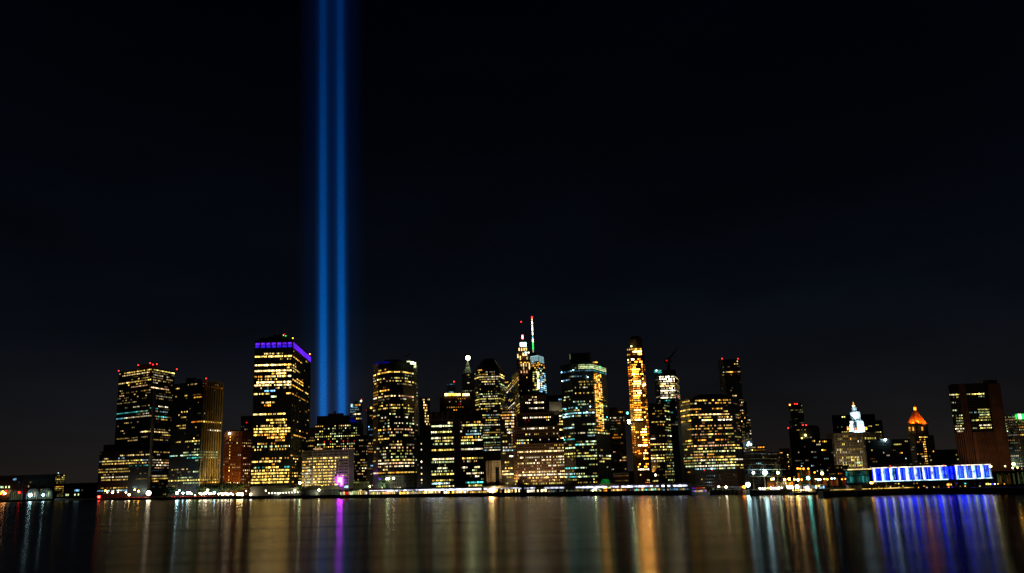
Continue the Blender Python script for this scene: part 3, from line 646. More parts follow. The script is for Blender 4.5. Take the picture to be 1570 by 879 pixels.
# --- green lantern tower
T = Tower('gothic_tower', 'slender stone tower with stepped golden-lit crown and bright green-white lantern', 'gothic tower', 230, [(792, 552, 0), (812.5, 552, 0)], 0, ref=802)
T.shell(brown_wall, depth=20)
T.face(0, 9, 4.0, brown_wall, .05, 'wWy', [(572, .4, .8, .5, 'w', 1.5)], fh=.5, fw=.4, level=1)
def tier(T, pxa, pxb, ya, yb, mat, name='setback', dY=3, depth=12):
    Y = T.Y + dY; za = T.z(ya, (pxa+pxb)/2, Y); zb = T.z(yb, (pxa+pxb)/2, Y); k = 1 + depth*T.m/T.Y
    a = Vector((xat(pxa, Y, za), Y)); c = Vector((xat(pxb, Y, za), Y)); b = MB(); b.prism([a, c, c*k, a*k], zb, za - .02, mat); return b.build(name, T.t)
tier(T, 794, 810, 540, 552, brown_wall); tier(T, 796, 808.5, 531.5, 540, brown_wall, dY=6, depth=10); tier(T, 797, 807, 525.5, 531.5, glow('c', 4), 'lantern', dY=8, depth=8); tier(T, 798, 806, 523.6, 525.5, green_roof, 'lantern_roof', 9, 6)
tier(T, 799.3, 803.2, 520, 523.6, steel, 'obelisk_base', 11, 3)
tier(T, 799.6, 802.4, 513.5, 520, glow('r', 8), 'red_pylon_light', 10.8, 2); tier(T, 800.3, 801.7, 514.3, 519.3, glow('W', 8), 'white_pylon_light', 10.3, .4)
T.beacon(799, 493.5, 'r', 1.3, 8, dY=14)
for x in (795.2, 799, 802.7, 806): T.panel(x, x + 1.7, 533.5, 538, 'w', 2, 'tall_window', 5.3)
for (x, y0, y1) in ((793.2, 543, 549), (797, 546, 554.5), (807.5, 547.5, 554.5), (801.3, 541.2, 544.5)): T.panel(x, x + 1.6, y0, y1, 'w', 1.5, 'tall_window', 1.8)
for (x, y, c) in ((801.5, 544.5, 'p'), (805.5, 544, 'W'), (809, 541, 'W'), (804.6, 540.8, 'c')): T.panel(x, x + 2.4, y - 1.2, y + 1, c, 4, 'lit_window', 1.5)
for (x, y0, y1, lv) in ((802, 557, 566.5, 2), (811, 557, 566.5, 2), (798.5, 558, 562, 1), (806, 557, 562, 1)): T.panel(x, x + 1.4, y0, y1, 'w', lv, 'tall_window', -1)
for x in (798.5, 803, 807): T.panel(x, x + 1.5, 568.5, 572, 'p', 1, 'tall_window', -1)
for x in (794.2, 800.8, 804.6): T.panel(x + 3, x + 5.6, 555.3, 556.6, 'a', 1.5, 'ledge_light', -1)
T.finish()

# --- tall glass tower with lit antenna
T = Tower('skyscraper', 'far tall glass skyscraper with white and green lit antenna, tallest of all', 'skyscraper', 1200, [(812.5, 546), (826, 544, 0), (833.5, 547)], 1, ref=822)
gg = surf('green_tinted_glass', (.07, .15, .12), .25)
# taper: front edges lean out downwards
zb = T.z(604, 822)
P0 = [Vector((xat(812.5, T.Y + 20, T.ztop), T.Y + 20)), Vector((xat(826, T.Y, T.ztop), T.Y)), Vector((xat(833.5, T.Y + 30, T.ztop), T.Y + 30))]
P1 = [Vector((xat(811.5, T.Y + 10, zb), T.Y + 10)), Vector((xat(827, T.Y - 10, zb), T.Y - 10)), Vector((xat(839, T.Y + 40, zb), T.Y + 40))]
k = 1.04
b = MB(); b.prism(P1 + [P1[2]*k, P1[0]*k], zb, T.ztop, gg, top=P0 + [P0[2]*k, P0[0]*k]); T.walln = b.build('wall', T.t)
b = MB(); b.prism(P1 + [P1[2]*k, P1[0]*k], GZ, zb - .02, gg); b.build('lower_wall', T.t)
def lerpface(i, ua, ub, ya, yb, code, lev, name='window', off=1.5):
    out = []
    for (uu, yy) in ((ua, yb), (ub, yb), (ub, ya), (ua, ya)):
        zz = T.z(yy, 822); t = (zz - zb) / (T.ztop - zb)
        a = P1[i].lerp(P0[i], t); c = P1[i+1].lerp(P0[i+1], t); p = a.lerp(c, uu); p = p * (1 - off / T.Y); out.append(Vector((p.x, p.y, zz)))
    bk = [p + Vector((0, .8, 0)) for p in out]
    b = MB(); b.hexa(out, bk, glow(code, lev)); b.build(name, T.walln)
for r in range(7): lerpface(0, .03 + (.05 if r > 3 else 0), .97, 545.2 + r*1.25, 545.9 + r*1.25, 'c', .5 if r else 1, 'crown_louvre')
for r in range(8): lerpface(1, .05, .95, 545.6 + r*1.3, 546.4 + r*1.3, 'c', .5, 'crown_louvre')
random.seed(21)
for r in range(14):
    for c in range(6):
        y = 556 + r * 3.4
        q = random.random()
        if .3 < c/6 and q < .5: lerpface(0, c/6+.02, (c+1)/6-.02, y, y + 1.6, random.choice('gky') if y > 564 else 'a', random.choice([.5, 1, 2]))
    for c in range(5):
        y = 558 + r * 3.2; q = random.random()
        if q < (.75 if 572 < y < 598 else .35): lerpface(1, c/5+.02, (c+1)/5-.02, y, y + 1.7, random.choice('cgbbW') if y > 562 else 'a', random.choice([.5, 1, 2]))
for (ya, yb, lv, cd) in ((571, 574, 4, 'g'), (575, 579, 4, 'k'), (582, 586, 4, 'g'), (586.5, 591, 8, 'g'), (591.5, 597, 8, 'W')): lerpface(0, .82, .99, ya, yb, cd, lv)
for r in range(8): lerpface(0, .18, .45 if r < 6 else .3, 552 + r*1.2, 552.6 + r*1.2, 'a' if r > 3 else 'c', .5)
Ym = T.Y + 25; base = at(817.6, 541, Ym); tip = at(815.2, 486.5, Ym)
b = MB(); b.prism(sq(Vector((base.x, base.y)), 7*T.m*.7), T.ztop, base.z, steel); b.build('antenna_base', T.t)
segs = [(489, 492, 'p', 4), (493, 497, 'W', 8), (498.6, 502.5, 'p', 8), (503, 507.5, 'W', 8), (509, 514, 'p', 8), (514.4, 516, 'n', 1), (516.4, 519.5, 'b', 2), (520, 524.5, 'p', 8), (525.2, 531, 'n', 2), (531.4, 536, 'n', 2), (536.4, 541, 'g', .5)]
b = MB(); bx = base.x
b.bar((base.x, Ym, base.z), (base.x + (tip.x-base.x)*.0, Ym, tip.z), .7*T.m, steel, 6, .25*T.m); b.build('antenna', T.t)
for (ya, yb, cd, lv) in segs:
    za, zb2 = at(816, ya, Ym).z, at(816, yb, Ym).z
    b = MB(); b.bar((bx, Ym, zb2), (bx, Ym, za), (.65 if ya < 520 else .95)*T.m, glow(cd, lv), 6); b.build('antenna_light', T.t)
b = MB(); b.ball((bx, Ym, tip.z), 1.3*T.m, glow('r', 8), 8, 5); b.build('beacon', T.t)

# --- stepped tower
T = Tower('stepped_office_building', 'wide stepped office building widening downward in tiers, dense rows of warm windows', 'office building', 42, [(786, 681.5, 14), (792, 681, 0), (869, 681, 0)], 1, ref=830)
T.Y = S(830) + 42; T.cap = 300
T.shell(brown_wall, depth=34)
L = [(683.5, .65, .95, .7, 'y', 1.4), (688.5, .6, 1, .55, 'wk', 1.6), (693.4, 0, 1, .98, 'wWp', 3.6), (702.8, .05, 1, .8, 'wWy', 2.2), (707, .35, 1, .8, 'wpW', 1.8), (711, 0, 1, .7, 'wWg', 2), (715.6, .6, 1, .97, 'wWc', 2.8), (715.6, 0, .6, .3, 'p', 1), (719.5, .0, 1, .2, 'pW', 1.6), (724.6, .1, 1, .92, 'wpW', 3), (728.8, 0, 1, .98, 'wWp', 3.6), (733.2, .2, 1, .85, 'ypw', 2.6),
     (738, .1, .95, .6, 'ya', 1.5), (742.6, .1, .9, .9, 'yak', 1.4)]
T.face(0, 5, 4.25, brown_wall, .06, 'y', [(728.8, 0, 1, .9, 'a', 1.4), (733, 0, 1, .8, 'a', 1.4), (738, 0, 1, .9, 'y', 2), (742.6, 0, 1, .9, 'y', 2)], fh=.5, level=.8)
T.face(1, 31, 4.25, brown_wall, .05, 'wy', L, fh=.52, fw=.6)
tiers_ = [(789, 858, 654, 681.5, 5), (793, 850, 633, 654, 10), (802, 836, 606, 633, 15)]
bandsT = [[(663.5, .15, .95, .45, 'Wwy', 1.8), (676, 0, .4, .85, 'kyg', 1.6), (676, .55, .95, .4, 'W', .8), (680, 0, .3, .9, 'cyb', 2), (655.5, .15, .9, .8, 'ywW', 2)],
          [(637.8, .15, .9, .9, 'oapW', 2.6), (642.5, .2, .4, .4, 'r', 1), (651, .1, .9, .4, 'wy', 1.6)],
          [(609.5, .2, .6, .5, 'W', 1), (617, .05, .3, 1, 'aW', 4), (617, .5, .95, .95, 'wWo', 4), (625.5, .1, .9, .8, 'Wwk', 1.8)]]
for (xa, xb, ya, yb, dy), bd in zip(tiers_, bandsT):
    zt = T.z(ya, 810, T.Y + dy); z0 = T.z(yb, 810, T.Y + dy) - .8
    q = [Vector((xat(xa - 4, T.Y + dy + 14, zt), T.Y + dy + 14)), Vector((xat(xa, T.Y + dy, zt), T.Y + dy)), Vector((xat(xb, T.Y + dy, zt), T.Y + dy))]
    T.shell(brown_wall, z1=zt, z0=z0, pts=q, depth=26 - dy*.6, name='setback')
    T.face(1, int((xb - xa) / 2.6), 4.25, brown_wall, .03, 'wy', bd, z1=zt, z0=z0 + .8, pts=q, fh=.52, fw=.6)
    T.face(0, 5, 4.25, brown_wall, .05, 'y', [], z1=zt, z0=z0 + .8, pts=q, fh=.52, fw=.6, level=.4)
T.finish()
T = Tower('office_building', 'narrow black-framed block with a bright vertical line of white lights, left of the stepped building', 'office building', 38, [(767, 629, 0), (790, 629, 0)], 0, ref=780)
T.Y = S(780) + 38
T.shell(black_wall, depth=22)
L = [(y, .75, .88, .95, 'Wpw', 3) for y in [633 + 4.3*k for k in range(22)] if y < 690] + [(637.5, .05, .75, 1, 'ao', 2.4), (649, .3, .75, 1, 'wW', 3), (657, .4, .8, .9, 'Wk', 2.6), (661, .5, .9, 1, 'W', 3), (689, .1, .8, .9, 'tcp', 2), (700, .5, .8, 1, 'W', 2), (710, .2, .5, 1, 'y', 2), (718, .2, .7, .8, 'ya', 2), (726, 0, .9, 1, 'Ww', 3.5), (722, 0, .5, .9, 'w', 2)]
T.face(0, 10, 4.35, black_wall, .18, 'ykpW', L, fh=.55, fw=.8, bay=3, pier=.6, proud=.8, level=1.3); T.finish()
T = Tower('brick_building', 'small red-brown building with a pale window-dotted frontage, low beside the stepped building', 'brick building', 20, [(745, 708, 3), (755, 706.5, 0), (768, 706.5, 0)], 1, ref=757)
T.Y = S(757) + 20
T.shell(brown_wall, depth=16)
T.face(1, 6, 3.6, pale_wall, 0, 'y', [], fh=.4, fw=.5, bay=1, pier=1.1, proud=.5)
b = MB(); a = Vector((xat(760.5, T.Y - 1.0, GZ), T.Y - 1.0)); c = Vector((xat(766, T.Y - 1.0, GZ), T.Y - 1.0)); b.prism([a, c, c + Vector((0, 1.0)), a + Vector((0, 1.0))], GZ, T.z(717), glass_dark); b.build('tall_glazed_bay', T.t)
T.face(0, 4, 60, pale_wall, 0, 'y', [], sp=False, pier=.8); T.finish()

T = Tower('office_building', 'dark building with a pale square penthouse and bright yellow windows under it', 'office building', 150, [(836, 606, 0), (864, 606, 0)], 0, ref=850)
T.shell(black_wall, depth=20)
L = [(y, .68, .97, .8, 'kWya', 3) for y in (628, 636, 642, 647, 651, 656, 660, 670)] + [(614, .75, .95, .9, 'b', 1.4), (628.5, .9, 1, 1, 'W', 3)]
T.face(0, 10, 4.1, black_wall, .04, 'yw', L, fh=.55, fw=.8)
Yp = T.Y - 4; za, zb = T.z(616, 851, Yp), T.z(629.5, 851, Yp); a, c = Vector((xat(842, Yp, za), Yp)), Vector((xat(861, Yp, za), Yp))
b = MB(); b.prism([a, c, c + Vector((0, 3.9)), a + Vector((0, 3.9))], zb, za, pale_wall); b.build('blank_panel', T.t); PALE = (Yp, za, zb, a.copy(), c.copy()); T.finish()

# --- chamfered tower with teal bands and gold strip
T = Tower('office_tower', 'tall faceted dark tower with teal bands and a golden strip of windows', 'office tower', 42, [(859.5, 560.5), (876, 557, 0), (908, 557, 0), (929, 562.5)], 1, ref=895)
T.cap = 300; T.gain = .95; T.shell(black_wall, depth=30)
LA = [(568, 0, 1, .9, 'bc', .5), (580, 0, 1, .9, 'cb', .7), (625, 0, 1, .6, 'c', .8), (632, 0, 1, .8, 'tc', 1.6), (636.5, 0, 1, .95, 'cbt', 2.2), (656, 0, 1, .85, 'gc', 2), (671, 0, 1, .6, 'ct', 1.2), (684, 0, 1, .9, 'gct', 2), (694, 0, 1, .7, 'yk', 1.6), (700.6, 0, 1, .6, 'ky', 1), (716, 0, 1, .8, 'gct', 1.8), (724, 0, 1, .7, 'gc', 1.3), (728.6, 0, 1, .85, 'gct', 1.6)]
LB_ = [(567, 0, 1, .85, 'bt', .4), (578, 0, .8, .8, 'cb', .6), (595, 0, .3, .2, 'k', 1), (585, .3, .8, .6, 'y', 1), (590, .3, .6, .7, 'k', 1), (594, .3, .7, .6, 'wW', 1), (602.5, .1, .8, .4, 'y', 1.6), (616, 0, .55, .8, 'gc', 1), (619, 0, .7, .6, 'g', .7), (625, .1, 1, .35, 'c', 1.2), (630, 0, .35, .9, 'ya', 1.8), (633, 0, 1, .85, 'tcc', 1.8),
      (637, .2, .6, .4, 'g', .8), (649.5, .6, 1, .95, 'gc', 2), (657.5, .6, 1, .5, 'gc', 1.2), (661.8, .6, 1, .95, 'gk', 1.8), (664, 0, .6, .6, 'W', 1), (669, .3, 1, .5, 'gc', 1.4), (675.5, .5, 1, .95, 'gcg', 2.6), (679, .5, 1, .9, 'gc', 2), (683, .0, .5, .95, 'gct', 2), (690, .6, 1, .6, 'g', 1.3), (694, .1, .6, .85, 'yk', 1.8), (700.6, 0, 1, .95, 'gkg', 2.2),
      (704.5, .4, 1, .7, 'gk', 1.3), (710.5, .6, 1, .8, 'gk', .9), (716, 0, .5, .85, 'gc', 1.6), (724, 0, .4, .85, 'gk', 1.5), (728.6, 0, .5, .9, 'gk', 1.8), (732, .5, 1, .35, 'g', 1), (737, .1, .3, .5, 'ya', 1.4), (741.8, .4, 1, .8, 'yk', 1.4)]
LC = [(569, 0, 1, .8, 'bt', .5), (657.8, 0, .6, 1, 'ya', 1.5), (661.5, 0, 1, .9, 'gy', 2), (621, .5, 1, .6, 'g', 1.4), (635, .4, .9, .8, 'gt', 2.2), (643, .3, .8, .8, 'g', 1.8), (700.5, .2, 1, .95, 'kgW', 2.2), (704, .3, 1, .7, 'k', 1.6), (697, .2, .8, .4, 'W', 1.4)]
zb = T.z(745)
T.face(0, 9, 4.25, black_wall, .08, 'kyg', LA, z0=zb, fh=.52, fw=.9, level=1.1)
T.face(1, 18, 4.25, black_wall, .06, 'kyg', LB_, z0=zb, fh=.52, fw=.9, level=1.0)
T.face(2, 12, 4.25, black_wall, .06, 'kyg', LC, z0=zb, fh=.52, fw=.9, level=1.0)
for r in range(46):
    y = 572 + r * 1.95
    for c in range(4):
        x = 911 + c * 2.9 + r * .11; p = random.random()
        if p < (.75 if r < 40 else .4):
            A_, B_ = T.pts[2], T.pts[3]; zz = T.z(y, 908, A_.y); lo_, hi_ = 0.0, 1.0
            for it in range(24):
                t_ = (lo_ + hi_) / 2; P_ = A_.lerp(B_, t_)
                if xat(x, P_.y, zz) > P_.x: lo_ = t_
                else: hi_ = t_
            u_ = (B_ - A_).normalized(); n_ = Vector((u_.y, -u_.x)); n_ = n_ if n_.dot(A_) < 0 else -n_
            P_ = P_ + n_ * .5; wd = (B_ - A_).length / 21 * 1.7
            place_pane('gold_window', glow(random.choice('aaoyw'), random.choice([1, 2, 4, 4])), T.walln, (P_.x, P_.y, zz), u_, wd, 1.15*T.m)
for (xa, xb) in ((886, 907), (907.5, 928)):
    for yy in (559.5, 562, 564.5):
        Yb = T.Y - 2; p = []
        if xa < 900: q0, q1 = T.pts[1].lerp(T.pts[2], .33), T.pts[2]
        else: q0, q1 = T.pts[2], T.pts[3]
        q0 = q0 * (1 - 1.5/T.Y); q1 = q1 * (1 - 1.5/T.Y); zz = T.z(yy, 908, T.pts[2].y)
        b = MB(); b.prism([q0, q1, q1*(1+.8/T.Y), q0*(1+.8/T.Y)], zz - .3, zz + .35, glow('g', 1 if yy > 560 else .5)); b.build('crown_light', T.t)
T.roofbox(873.6, 905, 541.5, black_wall, dY=8, depth=18); T.panel(873.3, 874.6, 543, 551, 'd', .5, 'lit_edge', 7)
T.panel(909, 916, 554.8, 556.6, 'a', 2, 'roof_light', 3)
for (x, y, cd) in ((879, 567.5, 'c'), (861, 571, 'b'), (901, 578.5, 'c'), (862, 584.5, 'c'), (905, 623.5, 'c'), (884, 626, 't'), (899.5, 632, 'c'), (867, 627.5, 't'), (867, 636, 'c'), (920, 562.8, 'n')): T.beacon(x, y, cd, .9, 8, dY=-2.5, mast=False)
T.finish()

T = Tower('office_building', 'modest dark building with slanting rows of orange windows, left of the orange tower', 'office building', 110, [(932, 629, 0), (957, 631, 0)], 0, ref=945)
T.shell(surf('dark_brown_brick', (0, 0, 0)), depth=20)
T.face(0, 11, 4.2, mats['dark_brown_brick'], .12, 'oapW', [(641, .1, 1, .6, 'W', 1), (645.5, .1, 1, .6, 'p', 1), (665, .3, .8, .8, 'oa', 1.3), (670, .2, .7, .9, 'oa', 1.3), (703, .7, 1, .9, 'wo', 2)], fh=.5, fw=.5, level=1.1)
T.roofbox(934, 946, 625, mats['dark_brown_brick']); T.finish()
T = Tower('low_building', 'low red-brown building with a pale pierced top storey near the glowing green pyramid', 'low building', 25, [(940, 725.5, 0), (964, 725.5, 0)], 0, ref=950)
T.shell(brick_wall, depth=14); T.face(0, 11, 5.2, pale_wall, 0, 'y', [(728, 0, 1, 1, 'a', .25)], z0=T.z(732), fh=.4, fw=.5, pier=.8); T.face(0, 9, 5.2, brick_wall, .3, 'ay', [(741, 0, 1, .6, 'yk', 1.6)], z1=T.z(733), fh=.4, fw=.5, level=.8); T.finish()

# --- orange lit tower under construction
T = Tower('construction_tower', 'very slender tower ablaze with orange-white work lights under a dark domed top', 'tower', 70, [(960.5, 534), (966.5, 533, 0), (983.5, 533, 0), (987, 534)], 1, ref=980)
T.cap = 300; T.gain = 2.6; net_ = surf('scaffold_netting', (.42, .20, .07), .8)
# slender shaft, slightly wider below
T.shell(net_, depth=17)
def cfun(u, v): return 1.0
L = [(536, 0, 1, 1, 'aoa', 1.2), (540.5, 0, 1, .95, 'wa', 6), (543.6, .4, 1, .8, 'wo', 6), (550.5, 0, .3, 1, 'Ww', 6), (552.5, .1, 1, .75, 'wpo', 5)]
zz1 = T.z(557)
T.face(1, 7, 3.9, net_, .25, 'oaw', L, z0=zz1, fh=.7, fw=.8, level=2)
T.face(1, 8, 3.6, net_, .72, 'aaaoow', [], z1=zz1, z0=T.z(648), fh=.6, fw=.55, level=16, row_jit=.3, colf=lambda u, v: .12 if .68 < u < .82 else (1.1 if u < .7 else .8))
T.face(1, 7, 3.9, net_, .32, 'aowo', [(718, 0, 1, .9, 'W', 4), (651, 0, 1, .05, 'a', 1)], z1=T.z(648), fh=.55, fw=.55, level=12, row_jit=.5, colf=lambda u, v: .2 if .28 < u < .45 else 1)
T.face(0, 2, 3.35, net_, .9, 'oaoo', [], z1=zz1, z0=T.z(700), fh=.6, fw=.6, level=1.6, row_jit=.15)
T.face(2, 2, 3.35, net_, .9, 'oaoo', [], z1=zz1, z0=T.z(690), fh=.6, fw=.6, level=1.2, row_jit=.15)
T.face(0, 2, 3.9, net_, .5, 'aw', [(535, 0, 1, 1, 'p', 1), (541, 0, 1, 1, 'a', 1)], z0=zz1, fh=.6, fw=.5, level=1)
A, B = T.pts[1], T.pts[2]
b = MB()    # open top: posts and rounded screen
cc = (A + B) / 2 * (1 + 8*T.m/T.Y); n8 = [cc + Vector((math.cos(a), math.sin(a))) * 10.6*T.m for a in [k*math.pi/6 for k in range(12)]]
z_a, z_b, z_c, z_d = T.ztop + .02, T.z(521, 972), T.z(517, 972), T.z(514.5, 972)
b.prism(n8, z_a, z_b, net_); b.prism([cc + (p-cc)*.92 for p in n8], z_b, z_c, net_, top=[cc + (p-cc)*.8 for p in n8]); b.prism([cc + (p-cc)*.8 for p in n8], z_c + .02, z_d, net_, top=[cc + (p-cc)*.4 for p in n8]); b.build('domed_screen', T.t)
T.beacon(968, 531, 'g', 1.3, 4, dY=-2, mast=False); T.beacon(988, 590, 'w', 1.8, 16, dY=-1, mast=False)
T.beacon(964.5, 647, 'g', 2.8, 64, dY=-4, mast=False); T.beacon(962, 633.5, 't', 1.7, 8, dY=-3, mast=False)
b = MB(); p = at(972, 648.5, T.Y - 3); b.box((p.x, p.y - 1, p.z), 26*T.m, 3, 1.4, steel); b.build('hoist_platform', T.t)
b = MB(); b.bar((xat(988, T.Y + 2, 20), T.Y + 2, GZ), (xat(986.5, T.Y+2, T.z(560)), T.Y + 2, T.z(560)), .9, steel, 4); b.build('hoist_mast', T.t)
T.finish(); ORANGE = (T.pts[1].copy(), T.pts[2].copy(), T.Y, T.m)

T = Tower('office_building', 'dark flat-topped building with rows of lime windows, right of the orange tower', 'office building', 60, [(993, 619, 0), (1018, 619, 0), (1026, 622, 14)], 0, ref=1005)
T.shell(black_wall, depth=20)
L = [(647.5, 0, 1, .75, 'ayg', 1.4), (651, .4, .9, .7, 'ya', 1.6), (669, .6, .9, .9, 'yg', 1.3), (672, 0, .3, .9, 'W', 1.6), (680.8, 0, 1, .93, 'wyW', 2), (684.6, .05, .9, .5, 'Wk', 2.2), (688.6, 0, 1, .7, 'wkb', 1.6), (697, 0, 1, .85, 'kyg', 1.6), (701, 0, 1, .9, 'kyW', 1.9), (705, 0, .9, .8, 'kW', 1.5), (713.6, .1, .6, .8, 'ya', 2)]
T.face(0, 12, 4.1, black_wall, .1, 'yak', L, fh=.5, fw=.75, level=1.2)
T.face(1, 5, 4.1, black_wall, .35, 'ykg', [], fh=.5, fw=.75, level=1.4); T.finish()
T = Tower('apartment_building', 'dark building dotted with lime windows below the round lit scaffold tower', 'apartment building', 34, [(1018, 694, 0), (1032, 695, 0)], 0, ref=1025)
T.shell(black_wall, depth=16); T.face(0, 8, 4.1, black_wall, .45, 'kyg', [], fh=.5, fw=.7, level=1.6, row_jit=.5); T.finish()

# --- round tower under construction with crane
T = Tower('construction_tower', 'rounded tower with white-lit floors and a tower crane on top', 'tower', 210, [(1003.5, 575), (1010, 573, 0), (1034, 574, 0), (1041, 579)], 1, ref=1024)
T.cap = 300; cgl = surf('teal_glass', (.05, .12, .12), .3)
T.shell(cgl, depth=24)
zz = T.z(612)
T.face(1, 12, 3.5, grey_wall, .9, 'WWWwW', [], z1=T.z(575.5), z0=zz, fh=.58, fw=.58, level=13, row_jit=.1, colf=lambda u, v: .25 if .5 < u < .58 else 1)
T.face(0, 3, 3.3, grey_wall, .12, 'ykW', [], z1=T.z(575.5), z0=zz, fh=.55, fw=.7, level=1)
T.face(2, 3, 3.3, grey_wall, .8, 'WwyW', [], z1=T.z(575.5), z0=zz, fh=.6, fw=.7, level=1.6, row_jit=.3)
T.face(1, 12, 3.6, cgl, .35, 'gctW', [], z1=zz, z0=T.z(655), fh=.6, fw=.6, level=1.0, row_jit=.4, colf=lambda u, v: 1.8 if .25 < u < .5 or u > .9 else .3)
T.face(0, 3, 3.6, cgl, .4, 'kgW', [], z1=zz, z0=T.z(625), fh=.6, fw=.6, level=1)
T.roofbox(1010, 1036, 567.2, black_wall, dY=2, depth=18, name='top_deck')
for (a, c, y0, y1) in ((1003.3, 1008.5, 567.5, 571.5), (1009, 1014, 567.5, 572)): T.panel(a, c, y0, y1, 't', .5, 'teal_glow_panel', -1)  # teal crown light put in as glowing panels
T.beacon(1006.5, 568.3, 'c', 1.4, 4, dY=-2, mast=False); T.beacon(1039.6, 608.5, 'r', 1.1, 4, dY=-2, mast=False)
CR = (T.Y + 12, T.m, T.z(567.2, 1023, T.Y + 2)); T.finish()
Yc, m_, zc = CR
t = thing('tower_crane', 'tower crane with raised jib standing on the rounded scaffold tower', 'crane', (xat(1024, Yc, zc), Yc, zc))
b = MB(); x = xat(1025.5, Yc, zc); zt = at(1025, 553, Yc).z
for (dx, dy) in ((-1, -1), (1, -1), (1, 1), (-1, 1)): b.bar((x + dx*.9, Yc + dy*.9, zc), (x + dx*.9, Yc + dy*.9, zt), .5, steel, 4)
nb = 8
for i in range(nb):
    za, zb2 = zc + (zt - zc)*i/nb, zc + (zt - zc)*(i+1)/nb
    b.bar((x - .9, Yc - .9, za), (x + .9, Yc - .9, zb2), .22, steel, 4); b.bar((x + .9, Yc + .9, za), (x - .9, Yc + .9, zb2), .22, steel, 4)
b.build('mast', t, kind='stuff')
tipp = at(1038, 535.5, Yc)
b = MB()
for (oy, oz) in ((-.8, 0), (.8, 0), (0, 1.5)): b.bar((x, Yc + oy, zt + oz), (tipp.x, Yc + oy*.3, tipp.z + oz*.3), .5, steel, 4, .35)
for i in range(9):
    q = Vector((x, Yc, zt)).lerp(tipp, i/9); q2 = Vector((x, Yc, zt)).lerp(tipp, (i+.6)/9)
    b.bar((q.x, q.y - .7, q.z), (q2.x, q2.y, q2.z + 1.2), .2, steel, 4); b.bar((q.x, q.y + .7, q.z), (q2.x, q2.y, q2.z + 1.2), .2, steel, 4)
b.build('jib', t, kind='stuff')
b = MB(); cw = at(1020.5, 553.5, Yc); b.bar((x, Yc, zt), (cw.x, Yc, cw.z), .8, steel, 4); b.box((cw.x, Yc, cw.z - 2), 3, 2.4, 3, steel); b.build('counterweight', t)
b = MB(); ap = at(1020.8, 548.5, Yc); b.bar((x - 1, Yc, zt), (ap.x, Yc, ap.z), .4, steel, 4); b.build('apex_frame', t)
b = MB(); q = at(1022, 553, Yc - 2); b.ball(q, .55, glow('r', 2), 8, 5); b.build('beacon', t)
b = MB(); b.box((x + 1.6, Yc - 1.6, zt - 2.5), 1.8, 1.8, 2.2, steel); b.build('cab', t)

# --- wide bowed tower
T = Tower('office_tower', 'massive bowed office tower with bright amber bands across its upper floors', 'office tower', 38, [(1042, 615), (1057, 611.5, 0), (1090, 611.5, 0), (1120, 612.5, 3), (1131, 617, 22)], 1, ref=1090)
T.cap = 300; T.shell(black_wall, depth=34)
LM = [(614.3, .0, 1, .5, 'ka', 2), (619.5, 0, 1, .4, 'aW', 1.6), (627, 0, .5, .8, 'ak', 1.5), (634.6, 0, 1, .97, 'wap', 3.4), (639, .3, 1, .6, 'yk', 1.4), (642.4, .2, 1, .8, 'Wk', 4), (651.4, .1, 1, .55, 'ayp', 1.3), (655, 0, 1, .3, 'gk', .7), (659, .2, 1, .6, 'yap', 1.6), (663.7, 0, 1, .96, 'kyw', 2.3), (667.3, 0, .6, .7, 'po', 1.1), (675.7, .1, .6, .8, 'oa', 2.4), (684.6, 0, 1, .85, 'ywp', 1.7), (688.3, .2, 1, .5, 'kg', 1.3),
      (692.6, 0, 1, .8, 'kyg', 1.4), (701, 0, 1, .88, 'ay', 1.3), (705.2, 0, 1, .75, 'Wky', 2), (709, 0, 1, .7, 'gk', 1.3), (713.2, 0, 1, .96, 'WgkW', 2.6), (717.4, 0, 1, .88, 'gkc', 1.6), (725.6, 0, 1, .65, 'ya', 1.7)]
zb = T.z(727)
T.face(0, 7, 4.2, black_wall, .25, 'yak', [(627, 0, 1, 1, 'ay', 2), (634.6, 0, 1, 1, 'aw', 2.6), (642, 0, 1, .7, 'wa', 1.6), (659, .6, 1, 1, 'ya', 2), (675, .3, 1, 1, 'a', 2), (684, .3, 1, .9, 'ya', 1.6), (701, 0, 1, .7, 'g', 1), (713, 0, 1, .7, 'g', 1)], z0=zb, fh=.5, fw=.9, level=1.1)
T.face(1, 16, 4.2, black_wall, .10, 'yakp', [q if q[0] not in (642.4,) else (642.4, .5, 1, 1, 'WkW', 6) for q in LM], z0=zb, fh=.5, fw=.9, level=1.2, bay=8, pier=.6, proud=.6)
T.face(2, 15, 4.2, black_wall, .10, 'yakp', LM, z0=zb, fh=.5, fw=.9, level=1.2, bay=8, pier=.6, proud=.6)
T.face(3, 6, 4.2, black_wall, .16, 'yakp', [(713.2, 0, 1, .8, 'kg', 1.6), (705, 0, 1, .8, 'Wk', 1.6), (684.6, 0, .7, .9, 'y', 1.6), (688.3, 0, 1, .9, 'ky', 1.8)], z0=zb, fh=.5, fw=.9, level=1.2)
q = [T.pts[0] * (1 - 1.2/T.Y), T.pts[1] * (1 - 1.2/T.Y), T.pts[2] * (1 - 1.2/T.Y), T.pts[3] * (1 - 1.2/T.Y), T.pts[4] * (1 - 1.2/T.Y)]
T.shell(brown_wall, z1=zb - .02, z0=GZ, depth=34, pts=q, name='base_storeys')
T.face(1, 12, 4.6, brown_wall, .25, 'ykgc', [], z1=zb - .02, pts=q, fh=.5, fw=.5, level=1.3); T.face(2, 11, 4.6, brown_wall, .05, 'ykgc', [], z1=zb - .02, pts=q, fh=.5, fw=.5, level=1.2)
kk = 1 + 34 * T.m / T.Y; ring = T.pts + [T.pts[4]*kk, T.pts[0]*kk]; cc = (T.pts[1] + T.pts[3]) / 2 * (1 + 14*T.m/T.Y)
